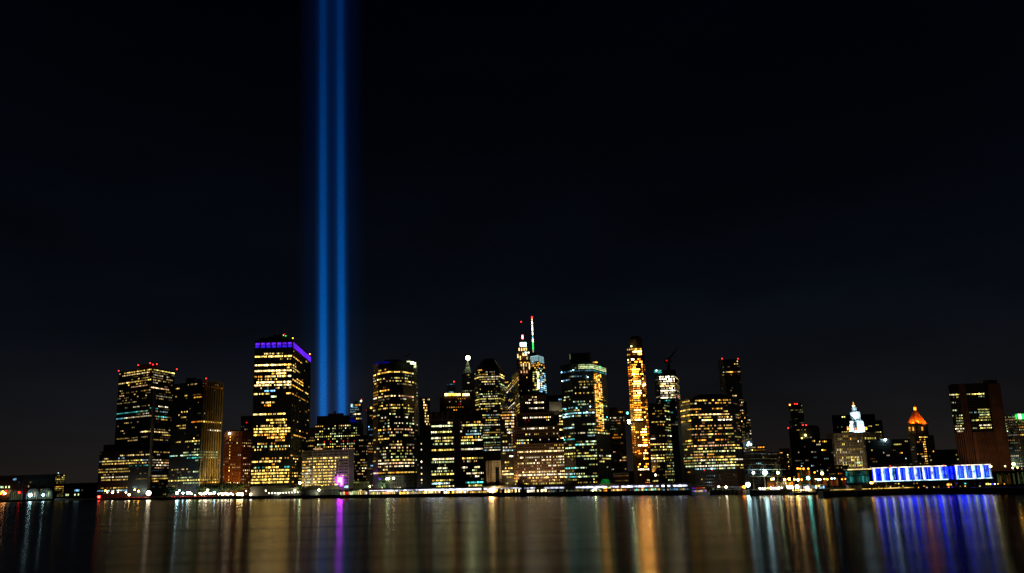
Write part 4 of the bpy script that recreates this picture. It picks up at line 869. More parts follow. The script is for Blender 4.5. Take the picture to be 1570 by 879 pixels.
b = MB(); b.prism([cc + (p-cc)*.84 for p in ring], T.ztop + .02, T.z(607, 1085), black_wall, top=[cc + (p-cc)*.74 for p in ring]); b.prism([cc + (p-cc)*.66 for p in ring], T.z(607, 1085) + .02, T.z(604, 1085), black_wall, top=[cc + (p-cc)*.5 for p in ring]); b.build('domed_roof', T.t)
for (x, y) in ((1080, 721.4), (1092, 721.2), (1100.5, 746)): T.beacon(x, y, 'r', 1.1, 4, dY=-4, mast=False)
T.finish()

# --- tall residential tower
T = Tower('residential_tower', 'tall dark stepped residential tower with sparse amber windows and two red corner beacons', 'residential tower', 250, [(1101, 553), (1109, 551.5, 0), (1133.5, 552, 0)], 1, ref=1120)
T.shell(steel, depth=20)
T.face(0, 4, 4.0, steel, .08, 'yac', [], fh=.45, fw=.55, level=1.4, pier=.4)
T.face(1, 11, 4.0, steel, .06, 'awyo', [(568, .1, .5, .7, 'yao', 2.6), (572, .1, .5, .8, 'woa', 2.6), (570, .85, 1, 1, 'w', 2.6)], fh=.45, fw=.55, level=1.7, row_jit=.6, pier=.4)
for (xa, xb, yt, yb2, dy) in ((1133, 1140, 610, 760, -2), (1139, 1144.5, 617, 760, -4), (1144, 1150, 641, 760, -6)):
    zt = T.z(yt, xa, T.Y + dy); q = [Vector((xat(xa, T.Y + dy, zt), T.Y + dy)), Vector((xat(xb, T.Y + dy, zt), T.Y + dy))]
    T.shell(steel, z1=zt, pts=q, depth=16, name='setback'); T.face(0, 3, 4.0, steel, .38, 'awyW', [], z1=zt, pts=q, fh=.5, fw=.6, level=2, row_jit=.6)
T.beacon(1107, 550, 'r', 1.2, 8); T.beacon(1131.5, 550.3, 'r', 1.2, 8); T.beacon(1127.5, 617, 'b', 1.0, 4, dY=-2, mast=False)
for (x, y) in ((1148, 679), (1151, 681.5), (1146.5, 682.5)): T.beacon(x, y, 'c', 1.5, 8, dY=-8, mast=False)
T.finish()

# --- low and mid buildings right of centre
def simple(name, label, cat, off, x0, x1, y, cols, pitch, wall, dens, pal, bands=(), ref=None, depth=18, level=1.2, pier=None, fw=.6, fh=.5, bay=1, rj=.6, fin=True, colf=None):
    T = Tower(name, label, cat, off, [(x0, y, 0), (x1, y, 0)], 0, ref=ref or (x0 + x1) / 2)
    T.shell(wall, depth=depth); T.face(0, cols, pitch, wall, dens, pal, bands, fh=fh, fw=fw, level=level, pier=pier, bay=bay, row_jit=rj, colf=colf, proud=.5)
    if fin: T.finish()
    return T
dbb = mats['dark_brown_brick']
simple('apartment_building', 'small dark block with amber windows just right of the cluster of bluish lamps', 'apartment building', 260, 1153, 1172, 683, 7, 4, black_wall, .3, 'oaW', [(687, .3, 1, .7, 'Wao', 3)])
simple('apartment_building', 'dark mid-rise behind the yards of the tall ship, dim scattered windows', 'apartment building', 160, 1138, 1182, 694, 16, 4.4, grey_wall, .07, 'yopc', level=.8)
simple('office_building', 'broad dim grey building behind the tall ship masts', 'office building', 190, 1165, 1196, 694, 12, 4.4, grey_wall, .06, 'yopr', level=.8)
simple('apartment_building', 'brown building with a column of yellow windows right of the tall ship', 'apartment building', 170, 1194, 1211, 688, 6, 3.4, brown_wall, .06, 'yak', [(694, 0, .3, 1, 'wo', 4)] + [(y, .62, .82, .9, 'yk', 2.2) for y in range(696, 716, 3)])
T = simple('residential_tower', 'far dark tower of shifted stacked boxes with red lights on top', 'residential tower', 900, 1211, 1230, 620, 8, 3.2, black_wall, .18, 'yakW', level=.7, fin=False, ref=1220, depth=14)
T.roofbox(1212, 1229, 617.5, black_wall)
for (a, c, y0, y1) in ((1209, 1228, 622, 628), (1212, 1232, 634, 640), (1210, 1226, 645, 651)):
    Y = T.Y - 5; za, z0 = T.z(y0, 1220, Y), T.z(y1, 1220, Y); p, q = Vector((xat(a, Y, za), Y)), Vector((xat(c, Y, za), Y)); b = MB(); b.prism([p, q, q*1.015, p*1.015], z0, za, black_wall); b.build('cantilevered_box', T.t)
for (x, y, cd) in ((1211, 622, 'o'), (1218.5, 620.5, 'r'), (1222, 620.5, 'r'), (1231, 653, 'r'), (1236, 653, 'r')): T.beacon(x, y - 1, cd, 1.3, 8, mast=False)
T.finish()
T = simple('office_building', 'dark slab with a red light on its left corner below the stacked-box tower', 'office building', 420, 1209, 1228, 657, 8, 3.6, black_wall, .04, 'yW', fin=False); T.beacon(1208.5, 656.5, r=1.3); T.finish()
T = Tower('office_building', 'dark round-shouldered block with lit yellow ledge lamps', 'office building', 380, [(1224, 662, 0), (1232, 656, 0), (1252, 656, 0), (1261, 672, 0)], 1, ref=1240)
T.pts = [Vector((xat(1225, T.Y, T.ztop), T.Y)), Vector((xat(1256, T.Y, T.ztop), T.Y))]; T.shell(black_wall, depth=20); T.face(0, 12, 3.8, black_wall, .08, 'yWk', [(672, .2, .6, .5, 'k', 3)], fh=.5, fw=.6)
cc = (T.pts[0] + T.pts[1]) / 2 * (1 + 10*T.m/T.Y); n8 = [cc + Vector((math.cos(k*math.pi/6), math.sin(k*math.pi/6))) * 14*T.m for k in range(12)]
b = MB(); b.prism(n8, T.ztop + .02, T.z(653), black_wall, top=[cc + (p-cc)*.8 for p in n8]); b.build('rounded_roof', T.t)
T.beacon(1235, 667.5, 'k', 1.6, 8, dY=-3, mast=False); T.beacon(1229.5, 672, 'k', 1.1, 4, dY=-3, mast=False); T.finish()
simple('apartment_tower', 'front dark block with thin pale ledges and few windows, under the round-shouldered block', 'apartment building', 260, 1216, 1252, 674, 14, 4.0, black_wall, .07, 'Wyc', [(678, .8, 1, .6, 'y', 2)])
simple('apartment_building', 'dark block with an orange roof light beside the pale colonnaded building', 'apartment building', 240, 1250, 1275, 674, 10, 4.2, dbb, .16, 'ygcoW', [(676, .2, .7, .8, 'wao', 2.4), (690.5, .3, .6, .8, 'oa', 4)])
simple('office_building', 'low dark building at the foot of the pale colonnaded building', 'office building', 150, 1269, 1302, 714, 12, 4.4, dbb, .2, 'kyo', level=1.4)
simple('office_slab', 'wide dark slab with lit roof ledge behind the white illuminated wedding-cake tower', 'office slab', 1100, 1275, 1341, 637, 22, 3.7, black_wall, .04, 'kyg', [(655, .2, .4, .6, 'kg', 2), (661, .15, .35, .6, 'k', 1.8), (653, .8, 1, .7, 'k', 1.2), (638, .15, .35, .5, 'k', 2)], ref=1310)
simple('office_slab', 'lower dark wing with lime windows at the right of the wide slab', 'office slab', 1090, 1336, 1352, 645, 6, 3.7, black_wall, .1, 'kg', [(662, .1, .8, .9, 'kg', 2.4)], ref=1345)

# --- white lit municipal tower
T = Tower('municipal_building', 'white floodlit wedding-cake tower topped by a golden statue', 'municipal building', 800, [(1297, 664, 0), (1332, 664, 0)], 0, ref=1315)
T.shell(pale_wall, depth=18); T.face(0, 12, 4, pale_wall, .0, 'p', [], fh=.4, fw=.4)
lm = surf('white_limestone', (.72, .74, .76), .7)
def rnd(T, cx_, half, ya, yb, mat, name, n=12, dY=0, top=1.0):
    Y = T.Y + dY; zc_ = T.z(ya, cx_, Y); zl = T.z(yb, cx_, Y); c = Vector((xat(cx_, Y, zc_), Y)); r_ = half*T.m
    ring = [c + Vector((math.cos(2*math.pi*k/n + math.pi/n), math.sin(2*math.pi*k/n + math.pi/n))) * r_ for k in range(n)]
    b = MB(); b.prism(ring, zl, zc_ - .02, mat, top=[c + (p - c)*top for p in ring]); b.build(name, T.t); return c, zl, zc_
LIT = []
rnd(T, 1314.5, 11, 655, 664, lm, 'tower_base', 4, 12); rnd(T, 1313.4, 7.2, 644, 655, lm, 'lower_drum', 12, 12)
rnd(T, 1310.8, 6.2, 631.5, 644, lm, 'colonnade_drum', 12, 12); rnd(T, 1309.6, 4.2, 625, 631.5, lm, 'upper_drum', 10, 12, top=.8)
rnd(T, 1308.6, 2.6, 622, 625, lm, 'lantern', 8, 12); rnd(T, 1308.0, 1.6, 616.5, 622, gold_metal, 'statue', 6, 12, top=.4)
for (x, h) in ((1305, 1.0), (1322, 1.0)): rnd(T, x, 3.0, 646, 661, lm, 'corner_turret', 8, 8, top=.55)
for k in range(10):   # columns round the drum
    a = 2*math.pi*k/10; Y = T.Y + 12; c = Vector((xat(1310.8, Y, T.z(631.5, 1310, Y)), Y)) + Vector((math.cos(a), math.sin(a)))*6.6*T.m
    b = MB(); b.bar((c.x, c.y, T.z(643.5, 1310, Y)), (c.x, c.y, T.z(632.5, 1310, Y)), .5*T.m, lm, 6); b.build('column', T.t)
MUNI = (T.Y, T.m); MT = T
Yr = T.Y - 1.0; za, z0_ = T.z(646.5, 1312, Yr), T.z(660.5, 1312, Yr); b = MB(); b.prism([Vector((xat(1309.6, Yr, za), Yr)), Vector((xat(1313.2, Yr, za), Yr)), Vector((xat(1313.2, Yr, za), Yr + 9)), Vector((xat(1309.6, Yr, za), Yr + 9))], z0_, za, glass_dark); b.build('arch_shade', T.t)  # dark slab put in for the shade between the bright bays
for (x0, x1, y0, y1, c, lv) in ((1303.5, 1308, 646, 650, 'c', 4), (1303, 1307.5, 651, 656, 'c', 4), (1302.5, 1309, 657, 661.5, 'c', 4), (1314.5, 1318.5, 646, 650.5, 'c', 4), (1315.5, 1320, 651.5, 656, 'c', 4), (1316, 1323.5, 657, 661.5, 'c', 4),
                                (1299, 1301, 655.5, 659.5, 'o', 4), (1327, 1329.5, 655, 659, 'o', 4), (1311, 1313, 656, 660, 'o', 2)): T.panel(x0, x1, y0, y1, c, lv, 'glowing_bay', -1.2)  # floodlit look of the bays is put in as emission
T.finish()

# --- pale colonnaded building (crescent)
T = Tower('court_building', 'broad pale court building with tall vertical piers below the white floodlit tower', 'court building', 420, [(1267, 669, 20), (1278, 667, 0), (1322, 667, 0), (1352, 667, 16)], 1, ref=1300)
cw = surf('tan_limestone', (.42, .34, .24), .8)
T.shell(cw, depth=24); kk = 1 + 24*T.m/T.Y
L = [(673.5, .3, .6, .4, 'a', 2.4), (676.5, .6, .95, .4, 'wW', 1.4), (690, .0, .3, .6, 'kW', 1.3), (694, 0, .5, .45, 'Wk', 1.2), (701, .2, .9, .7, 'Wyk', 1.8), (704, .5, .9, .7, 'yk', 2.4), (707, .5, .9, .8, 'yk', 2.6), (710, .0, 1, .5, 'ykg', 1.8), (713.5, .2, .9, .6, 'ky', 2)]
T.face(0, 4, 3.9, cw, .2, 'Wk', [], fh=.84, fw=.6, pier=.8, proud=.6, level=1.3); T.face(1, 20, 3.9, cw, .10, 'ykW', L, fh=.84, fw=.6, bay=2, pier=1.1, proud=1.0, level=1.1); T.face(2, 12, 3.9, cw, .12, 'yk', [], fh=.84, fw=.6, bay=2, pier=1.1, proud=1.0, level=1.2)
b = MB(); r_ = [p*(1 - 2/T.Y) for p in T.pts] + [T.pts[3]*kk, T.pts[0]*kk]; b.prism(r_, T.ztop + .02, T.z(664.6), cw); b.build('cornice', T.t); T.finish(); COURT = (T.Y, T.m)

T = simple('office_building', 'black building with a bright white roof lamp in front of the colonnaded court building', 'office building', 300, 1326, 1366, 674, 16, 4.2, black_wall, .07, 'yWBo', fin=False); T.beacon(1357.5, 674.3, 'c', 1.7, 32, dY=-2, mast=False); T.panel(1350, 1356, 673.6, 675, 'c', 1, 'roof_light'); T.finish()
simple('office_building', 'dark block between the white roof lamp and the orange pyramid tower', 'office building', 340, 1364, 1394, 674, 12, 4.2, black_wall, .12, 'yakc', [(679.5, .15, .4, .9, 'k', 2), (692, .3, .8, .5, 'a', 1.6)])

# --- orange pyramid courthouse
T = Tower('courthouse_tower', 'stone tower under an orange floodlit pyramid roof', 'courthouse tower', 480, [(1391, 649, 6), (1402, 649, 0), (1421, 649.5, 6)], 1, ref=1406)
st = surf('weathered_granite', (.34, .30, .24), .8)
T.shell(st, depth=18, z0=T.z(668))
T.face(0, 4, 4, st, 0, 'y', [], z0=T.z(668), fh=.4, fw=.5, pier=1.1, proud=.9); T.face(1, 7, 4, st, 0, 'y', [], z0=T.z(668), fh=.4, fw=.5, pier=1.1, proud=.9)
zz = T.z(668); q = [Vector((xat(1390, T.Y + 3, zz), T.Y + 3)), Vector((xat(1402, T.Y - 5, zz), T.Y - 5)), Vector((xat(1431, T.Y + 4, zz), T.Y + 4))]
T.shell(st, z1=zz - .02, pts=q, depth=22, name='lower_shaft')
T.face(0, 6, 3.5, st, .05, 'W', [], z1=zz - .02, pts=q, fh=.4, fw=.5, level=1)
T.face(1, 13, 3.5, st, .03, 'wa', [(669, .2, .7, .85, 'ay', 4), (672, .2, .7, .85, 'ay', 4), (675, .35, .6, .6, 'y', 3), (678.5, .1, .5, .8, 'yo', 1.8), (694.5, .0, .3, .9, 'ay', 1.6), (691, .85, 1, 1, 'a', 3), (699, .2, .4, .6, 'W', 2)] + [(y, .37, .5, 1, 'ay', 3) for y in range(678, 716, 3)], z1=zz - .02, pts=q, fh=.5, fw=.6)
cc = (T.pts[0] + T.pts[2]) / 2 * (1 + 8*T.m/T.Y)
ring = [T.pts[0], T.pts[1], T.pts[2], T.pts[2]*(1 + 16*T.m/T.Y), T.pts[0]*(1 + 16*T.m/T.Y)]
ctop = Vector((xat(1403, cc.y, T.z(629, 1403, cc.y)), cc.y))
b = MB(); b.prism(ring, T.ztop + .02, T.z(629, 1403, cc.y), copper_tile, top=[ctop + (p - cc)*.09 for p in ring]); b.build('pyramid_roof', T.t)
b = MB(); b.prism([ctop + Vector((math.cos(k), math.sin(k)))*1.9*T.m for k in (0, 1.57, 3.14, 4.71)], T.z(629, 1403, cc.y), T.z(624.5, 1403, cc.y), glow('o', 4)); b.build('lantern', T.t)
b = MB(); b.bar((ctop.x, ctop.y, T.z(624.5, 1403, cc.y)), (ctop.x, ctop.y, T.z(620.5, 1403, cc.y)), 1.2*T.m, copper_tile, 6, .2); b.build('finial', T.t)
for (x, y0, y1) in ((1393.6, 655, 661), (1399, 655, 660.5), (1413, 654.5, 660.5)): T.panel(x, x + 2.3, y0, y1, 'a', 1, 'lit_recess', -3)
PYR = (T.pts[0].copy(), T.pts[1].copy(), T.pts[2].copy(), T.ztop, T.m, ctop.copy(), T.z(629, 1403, cc.y)); T.finish()
simple('low_building', 'low unlit building right of the orange pyramid tower', 'low building', 380, 1432, 1476, 690, 14, 4.5, black_wall, .03, 'kW')
simple('low_building', 'dim vaulted hall just above the blue-lit pier, left of the striped tower', 'low building', 200, 1425, 1470, 702, 12, 4.5, black_wall, .06, 'kWy')

# --- striped telephone-style slab
T = Tower('office_tower', 'brown tower with vertical stripes, lit lime floors and a blank side wall', 'office tower', 300, [(1453.5, 598), (1457, 590.5, 0), (1531, 594, 0)], 1, ref=1490)
T.pts = [Vector((xat(1453.5, T.Y, T.ztop), T.Y)), Vector((xat(1530, T.Y, T.ztop), T.Y))]
rb = surf('brown_precast', (.22, .12, .08), .8)
T.shell(rb, depth=26); A, B = T.pts; fr = lambda a: A + (B - A)*a; T.cap = 300
zL, zt = T.z(664), T.z(600)
L1 = [(605.5, 0, 1, .97, 'kWk', 3), (608, 0, 1, .5, 'k', 1.2), (617, .1, .6, .7, 'g', .6), (629, .1, .7, .85, 'kg', 1.6), (636.5, 0, 1, .8, 'kg', 1.3), (641, .3, 1, .9, 'kg', 1.3), (645, .3, 1, .9, 'kg', 1.3), (649, .3, 1, .9, 'kg', 1.3), (653, .1, .8, .9, 'Wk', 1.8), (656.5, .1, 1, .9, 'Wk', 2.4), (661.5, .2, .9, .97, 'kWW', 3)]
T.face(0, 9, 3.9, black_wall, .0, 'k', L1, pts=[fr(.0), fr(.2)], z1=T.ztop, z0=zL, fh=.55, fw=.85)
L2 = [(604.5, .05, .85, .97, 'kWk', 3.4), (608.5, .6, 1, .7, 'g', 1), (629, .45, 1, .97, 'kg', 1.8), (633, .45, 1, .97, 'kg', 1.5), (633, .0, .4, .4, 'c', .8), (637, .45, 1, .97, 'kg', 1.8), (641, .45, 1, .97, 'kg', 1.4), (645, .1, 1, .9, 'kg', 1.8), (653.5, .4, 1, .97, 'WkW', 3.4), (658, .45, 1, .97, 'kWW', 3.4), (658.3, .1, .3, .9, 'g', 1.2)]
T.face(0, 22, 3.9, black_wall, .0, 'k', L2, pts=[fr(.33), fr(.75)], z1=T.ztop, z0=zL, fh=.55, fw=.85)
b = MB(); p_, q_ = A, B; b.prism([p_ + Vector((0.1, -.12)), q_ + Vector((-.1, -.12)), q_ + Vector((-.1, -.01)), p_ + Vector((.1, -.01))], GZ, T.ztop - .3, glass_dark); b.build('glazing', T.t)
b = MB()
def strip(a0, a1, zb_, zt_, pr, mt): 
    p, q = fr(a0), fr(a1); b.prism([p + Vector((0, -pr)), q + Vector((0, -pr)), q + Vector((0, -.02)), p + Vector((0, -.02))], zb_, zt_, mt)
for k in range(4): strip(.205 + k*.034, .225 + k*.034, GZ, T.ztop + .3, .5, rb)
for k in range(5): strip(.008 + k*.042, .030 + k*.042, GZ, zL, .5, rb)
strip(.345, .40, GZ, zL, .9, rb)
for k in range(13): strip(.41 + k*.0285, .428 + k*.0285, GZ, zL, .4, rb)
b.build('vertical_piers', T.t, kind='stuff')
b = MB(); strip(.78, 1.0, GZ, T.ztop, 3.0, rb); b.build('blank_end_wall', T.t)
T.roofbox(1506, 1528, 582.5, rb, dY=1, depth=18); T.roofbox(1458, 1506, 588.5, black_wall, dY=8, depth=16)
T.beacon(1533, 606.5, 'g', 1.2, 8, dY=4, mast=False); T.finish(); VZ = (T.Y, T.m)

T = Tower('apartment_tower', 'tower at the far right edge with a green-lit top corner', 'apartment tower', 330, [(1537, 637, 0), (1558, 637, 0), (1592, 637, 0)], 0, ref=1560)
T.shell(grey_wall, depth=20)
T.face(0, 8, 3.8, grey_wall, .35, 'Wcpg', [], fh=.5, fw=.5, level=1.1, row_jit=.4); T.face(1, 12, 3.8, grey_wall, .3, 'ayg', [(648, 0, 1, .7, 'a', 1.6), (654, 0, 1, .6, 'a', 1.5)], fh=.5, fw=.6, level=1, row_jit=.4)
for k, (cd, lv) in enumerate((('n', 1), ('g', 4), ('n', 2), ('n', 1))): T.panel(1557 + k*4.4, 1561.2 + k*4.4, 634.8, 642.5, cd, lv, 'crown_light', -1.2)
for k in range(7): T.beacon(1539 + k*.9, 639 + k*3.7, 'g', .8, 2, dY=-1, mast=False)
T.finish()

# ================================================================== PIER AND SHORE STRUCTURES
# --- blue lit pier hall
Y = S(1430) + 9; m_ = mpp(Y)
T = Tower('pier_hall', 'long pier hall with glowing white and blue striped light panels along its upper storey', 'pier hall', 9, [(1299, 720, 0), (1518, 714, 0)], 1, ref=1430)
T.Y = Y; zt = at(1430, 714.8, Y).z; T.ztop = zt; zlo = at(1430, 736, Y).z
def px_at(px, z, yy=None): return Vector((xat(px, yy or Y, z), yy or Y))
T.pts = [px_at(1336, zt), px_at(1518, zt)]
T.shell(black_wall, z0=GZ, depth=70)
gl = [px_at(1299, zt) + Vector((0, 4)), px_at(1335.7, zt) + Vector((0, 4))]
T.shell(surf('teal_glass', (0, 0, 0)), z1=zt - 1.0, z0=GZ, depth=60, pts=gl, name='glazed_wing')
random.seed(33)
for k in range(13):
    for r in range(2):
        x0 = 1299.6 + k * 2.75; z1_, z0_ = (zt - 1.6, zlo + 3.6) if r == 0 else (zlo + 3.2, zlo - .3)
        c = px_at(x0 + 1.3, zt) + Vector((0, 3.9)); lv = random.choice([.03, .06, .06, .12, .25])
        if k in (4, 5, 6): lv = .03
        place_pane('glass_pane', glow(random.choice('tttd') if k not in (0, 1) else 't', lv), T.walln, (c.x, c.y, (z1_+z0_)/2), Vector((1, 0)), 2.2*m_, z1_ - z0_, .15)
b = MB(); b.box(((gl[0].x + gl[1].x)/2, gl[0].y - 1.5, zt - .9), (gl[1]-gl[0]).length + 1, 6, .7, black_wall); b.build('wing_roof', T.t)
b = MB(); b.box(((gl[0].x + gl[1].x)/2, gl[0].y - 4.6, zt - .75), (gl[1]-gl[0]).length, .15, .5, glow('w', 2)); b.build('roof_light_strip', T.t)
pat = 'WWbBBB'
x = 1336.6; k = 0
while x < 1517:
    gap = 1450.5 < x < 1462.5
    ph_ = ((x - 1336) % 12.6 / 12.6 + random.uniform(-.04, .04)) % 1.0
    if gap: cd, lv = 'B', random.choice([.25, 1, 4])
    elif ph_ < .08: cd, lv = 'B', 8
    elif ph_ < .30: cd, lv = 'q', random.choice([1, 2, 4])
    elif ph_ < .40: cd, lv = 'b', random.choice([.5, 1, 2])
    elif ph_ < .50: cd, lv = 'B', 8
    else: cd, lv = random.choice([('B', .12), ('B', .5), ('B', 1), ('B', 4), ('B', 16), ('b', .5)])
    hgt = 1 if ph_ < .4 else random.choice([.8, .95, 1])
    c = px_at(x + .5, zt) + Vector((0, -.35))
    place_pane('light_panel', glow(cd, lv), T.walln, (c.x, c.y, (zt - .3 + zlo) / 2 + (1-hgt)), Vector((1, 0)), .86*m_, (zt - zlo - .6) * hgt, .2)
    x += 1.06; k += 1
for (a, c) in ((1336, 1450), (1463, 1517.5)):
    for (zz_, cd, lv) in ((zt - .1, 'W', 2), (zlo + .05, 'c', 2)):
        p, q = px_at(a, zt), px_at(c, zt); b = MB(); b.box(((p.x+q.x)/2, Y - .7, zz_ - .15), (q-p).length, .3, .4, glow(cd, lv)); b.build('edge_light_strip', T.t)
b = MB(); p, q = px_at(1336, zt), px_at(1518, zt); b.box(((p.x+q.x)/2, Y - 2.2, zlo - 1.1), (q-p).length, 4.2, .9, black_wall); b.build('balcony_deck', T.t)
b = MB()
for k in range(20):
    p = px_at(1338 + k*9.4, zlo); b.box((p.x, Y - 3.6, GZ), .5, .5, zlo - 1.1 - GZ, steel)
b.build('deck_posts', T.t, kind='stuff')
for k in range(34):
    xx = random.uniform(1337, 1516); yy = random.choice([740.5, 740.5, 745, 746.5]); cd = random.choice('yaoWkutB' if xx > 1440 else 'aywWk')
    T.panel(xx, xx + random.uniform(.8, 2.6), yy, yy + random.uniform(1, 2.2), cd, random.choice([.5, 1, 2]), 'shop_light', -.15)
for (a, c, yy) in ((1337, 1341, 739), (1348, 1354, 739), (1452, 1459, 742)): T.panel(a, c, yy, yy + 2.2, 'a', 4, 'shop_light', -.2)
for (x, yv, cd) in ((1364.5, 714.6, 'r'), (1447, 713.5, 'r'), (1512.5, 714.8, 'B')): T.beacon(x, yv, cd, 1.2, 4, dY=-.8, mast=False)
for (a, c) in ((1371, 1390), (1409, 1423), (1462, 1470), (1480, 1490)):
    Yr = Y + 12; zr = at((a+c)/2, 711.5, Yr).z; p, q = Vector((xat(a, Yr, zr), Yr)), Vector((xat(c, Yr, zr), Yr)); b = MB(); b.prism([p, q, q + Vector((0, 5)), p + Vector((0, 5))], zt, zr, pale_wall); b.build('roof_kiosk', T.t)
T.finish(); PIER = (Y, zt, zlo)
# pier deck in front, with yellow light strip
b = MB(); a, c = Vector((xat(1262, Y - 22, GZ), Y - 14)), Vector((xat(1530, Y - 22, GZ), Y - 12))
Yd = S(1400) - 4
a, c = Vector((xat(1262, Yd, GZ), Yd)), Vector((xat(1532, Yd, GZ), Yd))
b.prism([a, c, c + Vector((0, 9)), a + Vector((0, 9))], -1, GZ + .35, seawall_m); o = b.build('pier_deck', loc=(a.x, a.y, 0)); o['kind'] = 'structure'
t = thing('light_strip', 'yellow light line along the edge of the dark pier deck beside the white shed', 'light strip', (xat(1336, Yd - .1, GZ), Yd, GZ))
for (xa, xb) in ((1273, 1311), (1322, 1335), (1338, 1354), (1355.5, 1401)):
    p, q = xat(xa, Yd - .2, 4), xat(xb, Yd - .2, 4); b = MB(); b.box(((p+q)/2, Yd - .2, GZ + .9), q - p, .25, .35, glow('y', 1)); b.build('lamp_tube', t)
    for e in (p + .5, q - .5): b = MB(); b.box((e, Yd, GZ + .3), .2, .2, .8, steel); b.build('post', t)
t = thing('shed', 'small white-walled shed on the pier deck before the teal glazed wing', 'shed', (xat(1312, Yd + 3, GZ), Yd + 3, GZ))
b = MB(); p, q = xat(1302, Yd + 2, GZ), xat(1322, Yd + 2, GZ); b.box(((p+q)/2, Yd + 4, GZ + .3), q - p, 4, 2.7, white_paint_lit_spar); b.build('wall', t)
b = MB(); b.box(((p+q)/2, Yd + 4, GZ + 3.01), q - p + .6, 4.6, .3, steel); b.build('roof', t)
b = MB(); b.box((p + 2, Yd + 1.9, GZ + .32), 1.1, .12, 2.1, steel); b.build('door', t)

# --- elevated riverside road with white fluorescent strips
t = thing('elevated_road', 'long elevated riverside roadway with bright white light tubes under its edge', 'elevated road', (on(790, 12).x, on(790, 12).y, GZ))
pxs = list(range(535, 1061, 15)); pl = [on(p, 12) for p in pxs]
zr = at(790, 748.0, on(790, 12).y).z
for p, q in zip(pl, pl[1:]):
    p2, q2 = Vector((p.x, p.y)), Vector((q.x, q.y)); k_ = 1 + 14 / p2.length
    b = MB(); b.prism([p2, q2, q2*k_, p2*k_], zr, zr + 1.0, grey_wall); b.build('deck_span', t)
    b = MB(); b.prism([p2, q2, q2*(1+.4/p2.length), p2*(1+.4/p2.length)], zr + 1.01, zr + 1.9, steel); b.build('parapet', t)
for k in range(0, len(pl), 1):
    p = pl[k]; b = MB(); b.box((p.x, p.y + 1.2, GZ), .9, .9, zr - GZ - .01, grey_wall); b.build('column', t)
    b = MB(); b.box((p.x, p.y + 11, GZ), .9, .9, zr - GZ - .01, grey_wall); b.build('column', t)
random.seed(5)
gaps = [(535, 564), (612, 614.5), (675.5, 677), (738, 741), (763, 770), (800, 803), (824, 835), (868, 884), (933, 935.5), (951, 955), (962, 963.5), (980, 982), (992, 993.5), (1003, 1005), (1012, 1014), (1020, 1022), (1028, 1031), (1057, 1070)]
x = 535.5
while x < 1057:
    w_ = 4.4
    if not any(a - .5 < x + w_ / 2 < c for a, c in gaps) and not (535 < x < 564):
        p = on(x, 11.7); q = on(x + w_ - .25, 11.7)
        strong = 565 < x < 760 or 885 < x
        lv = random.choice([4, 4, 8]) if 640 < x < 745 else random.choice([1, 2, 4]) if strong else random.choice([1, 1, 2])
        b = MB(); b.hexa([(p.x, p.y, zr - 1.15), (q.x, q.y, zr - 1.15), (q.x, q.y + .25, zr - 1.15), (p.x, p.y + .25, zr - 1.15)], [(p.x, p.y, zr - .05), (q.x, q.y, zr - .05), (q.x, q.y + .25, zr - .05), (p.x, p.y + .25, zr - .05)], glow('L', lv) if False else glow('q', lv))
        b.build('light_tube', t)
    x += w_

def pavilion(label, x0, x1, ytop, off, code, lv, n, gapf=.75, mixed=None, cat='pavilion', name='glass_pavilion'):
    Yp = S((x0+x1)/2) + off; zt_ = max(GZ + 2.4, at((x0+x1)/2, ytop, Yp).z); a, c = xat(x0, Yp, zt_), xat(x1, Yp, zt_)
    t = thing(name, label, cat, ((a+c)/2, Yp, GZ))
    b = MB(); b.box(((a+c)/2, Yp + 3.2, GZ + .01), c - a, 5.6, zt_ - GZ - .3, black_wall); b.build('wall', t)
    b = MB(); b.box(((a+c)/2, Yp + 2.6, zt_ - .28), c - a + 1.2, 7.4, .3, steel); b.build('roof', t)
    for k in range(n):
        xx = a + (c - a)*(k + .5)/n
        if random.random() < .12: continue
        cd = random.choice(mixed or code); l2 = lv * random.choice([.25, .5, 1, 1])
        b = MB(); b.box((xx, Yp + .28, GZ + .5), (c-a)/n*gapf, .12, (zt_ - GZ - 1.0) * random.uniform(.75, 1), glow(cd, l2)); b.build('pane', t)
    for k in range(n + 1):
        b = MB(); b.box((a + (c-a)*k/n, Yp + .1, GZ + .02), .18, .18, zt_ - GZ - .32, steel); b.build('post', t)
COL['q'] = (.86, .86, 1.0)
pavilion('row of small red and white lit stalls at the left end of the elevated roadway', 521, 563, 752, 7, 'w', 1, 16, mixed='gWrwwa')
pavilion('dim kiosks with one red light under the left part of the elevated roadway', 566, 606, 752.5, 7, 'w', 1, 14, mixed='wWpk')
pavilion('greenish lit ticket hall under the elevated roadway', 612, 675, 752, 7, 'w', 2, 22, mixed='wWgaw')
pavilion('warmly lit glazed hall with a row of amber panes under the roadway', 680, 718, 752, 7, 'w', 4, 12, mixed='wwaW')
pavilion('dimmer glazed hall with spaced warm panes, left of the orange glare', 720, 746, 752, 7, 'w', 1, 8, mixed='wya')
pavilion('brilliant yellow-white glazed terminal in front of the stepped building', 771, 797, 749.2, 6, 'w', 4, 10, mixed='wWyw')
pavilion('brightest white glazed hall right of the small riverside tree', 808, 838, 749.2, 6, 'W', 4, 10, mixed='wWW')
pavilion('dark kiosks with faint lights in front of the chamfered tower', 840, 902, 753.5, 6, 'g', .25, 18, mixed='gwkb')
pavilion('small bright greenish kiosk under the roadway', 905, 916, 752.5, 6, 'g', 4, 4)
pavilion('amber lit canopy bar beside the small bright greenish kiosk', 919, 960, 753, 6, 'a', 2, 14, mixed='aaow')
pavilion('mixed lit stalls with one red lamp near the right end of the roadway', 972, 1012, 752.5, 6, 'w', 1, 14, mixed='gwkWt')
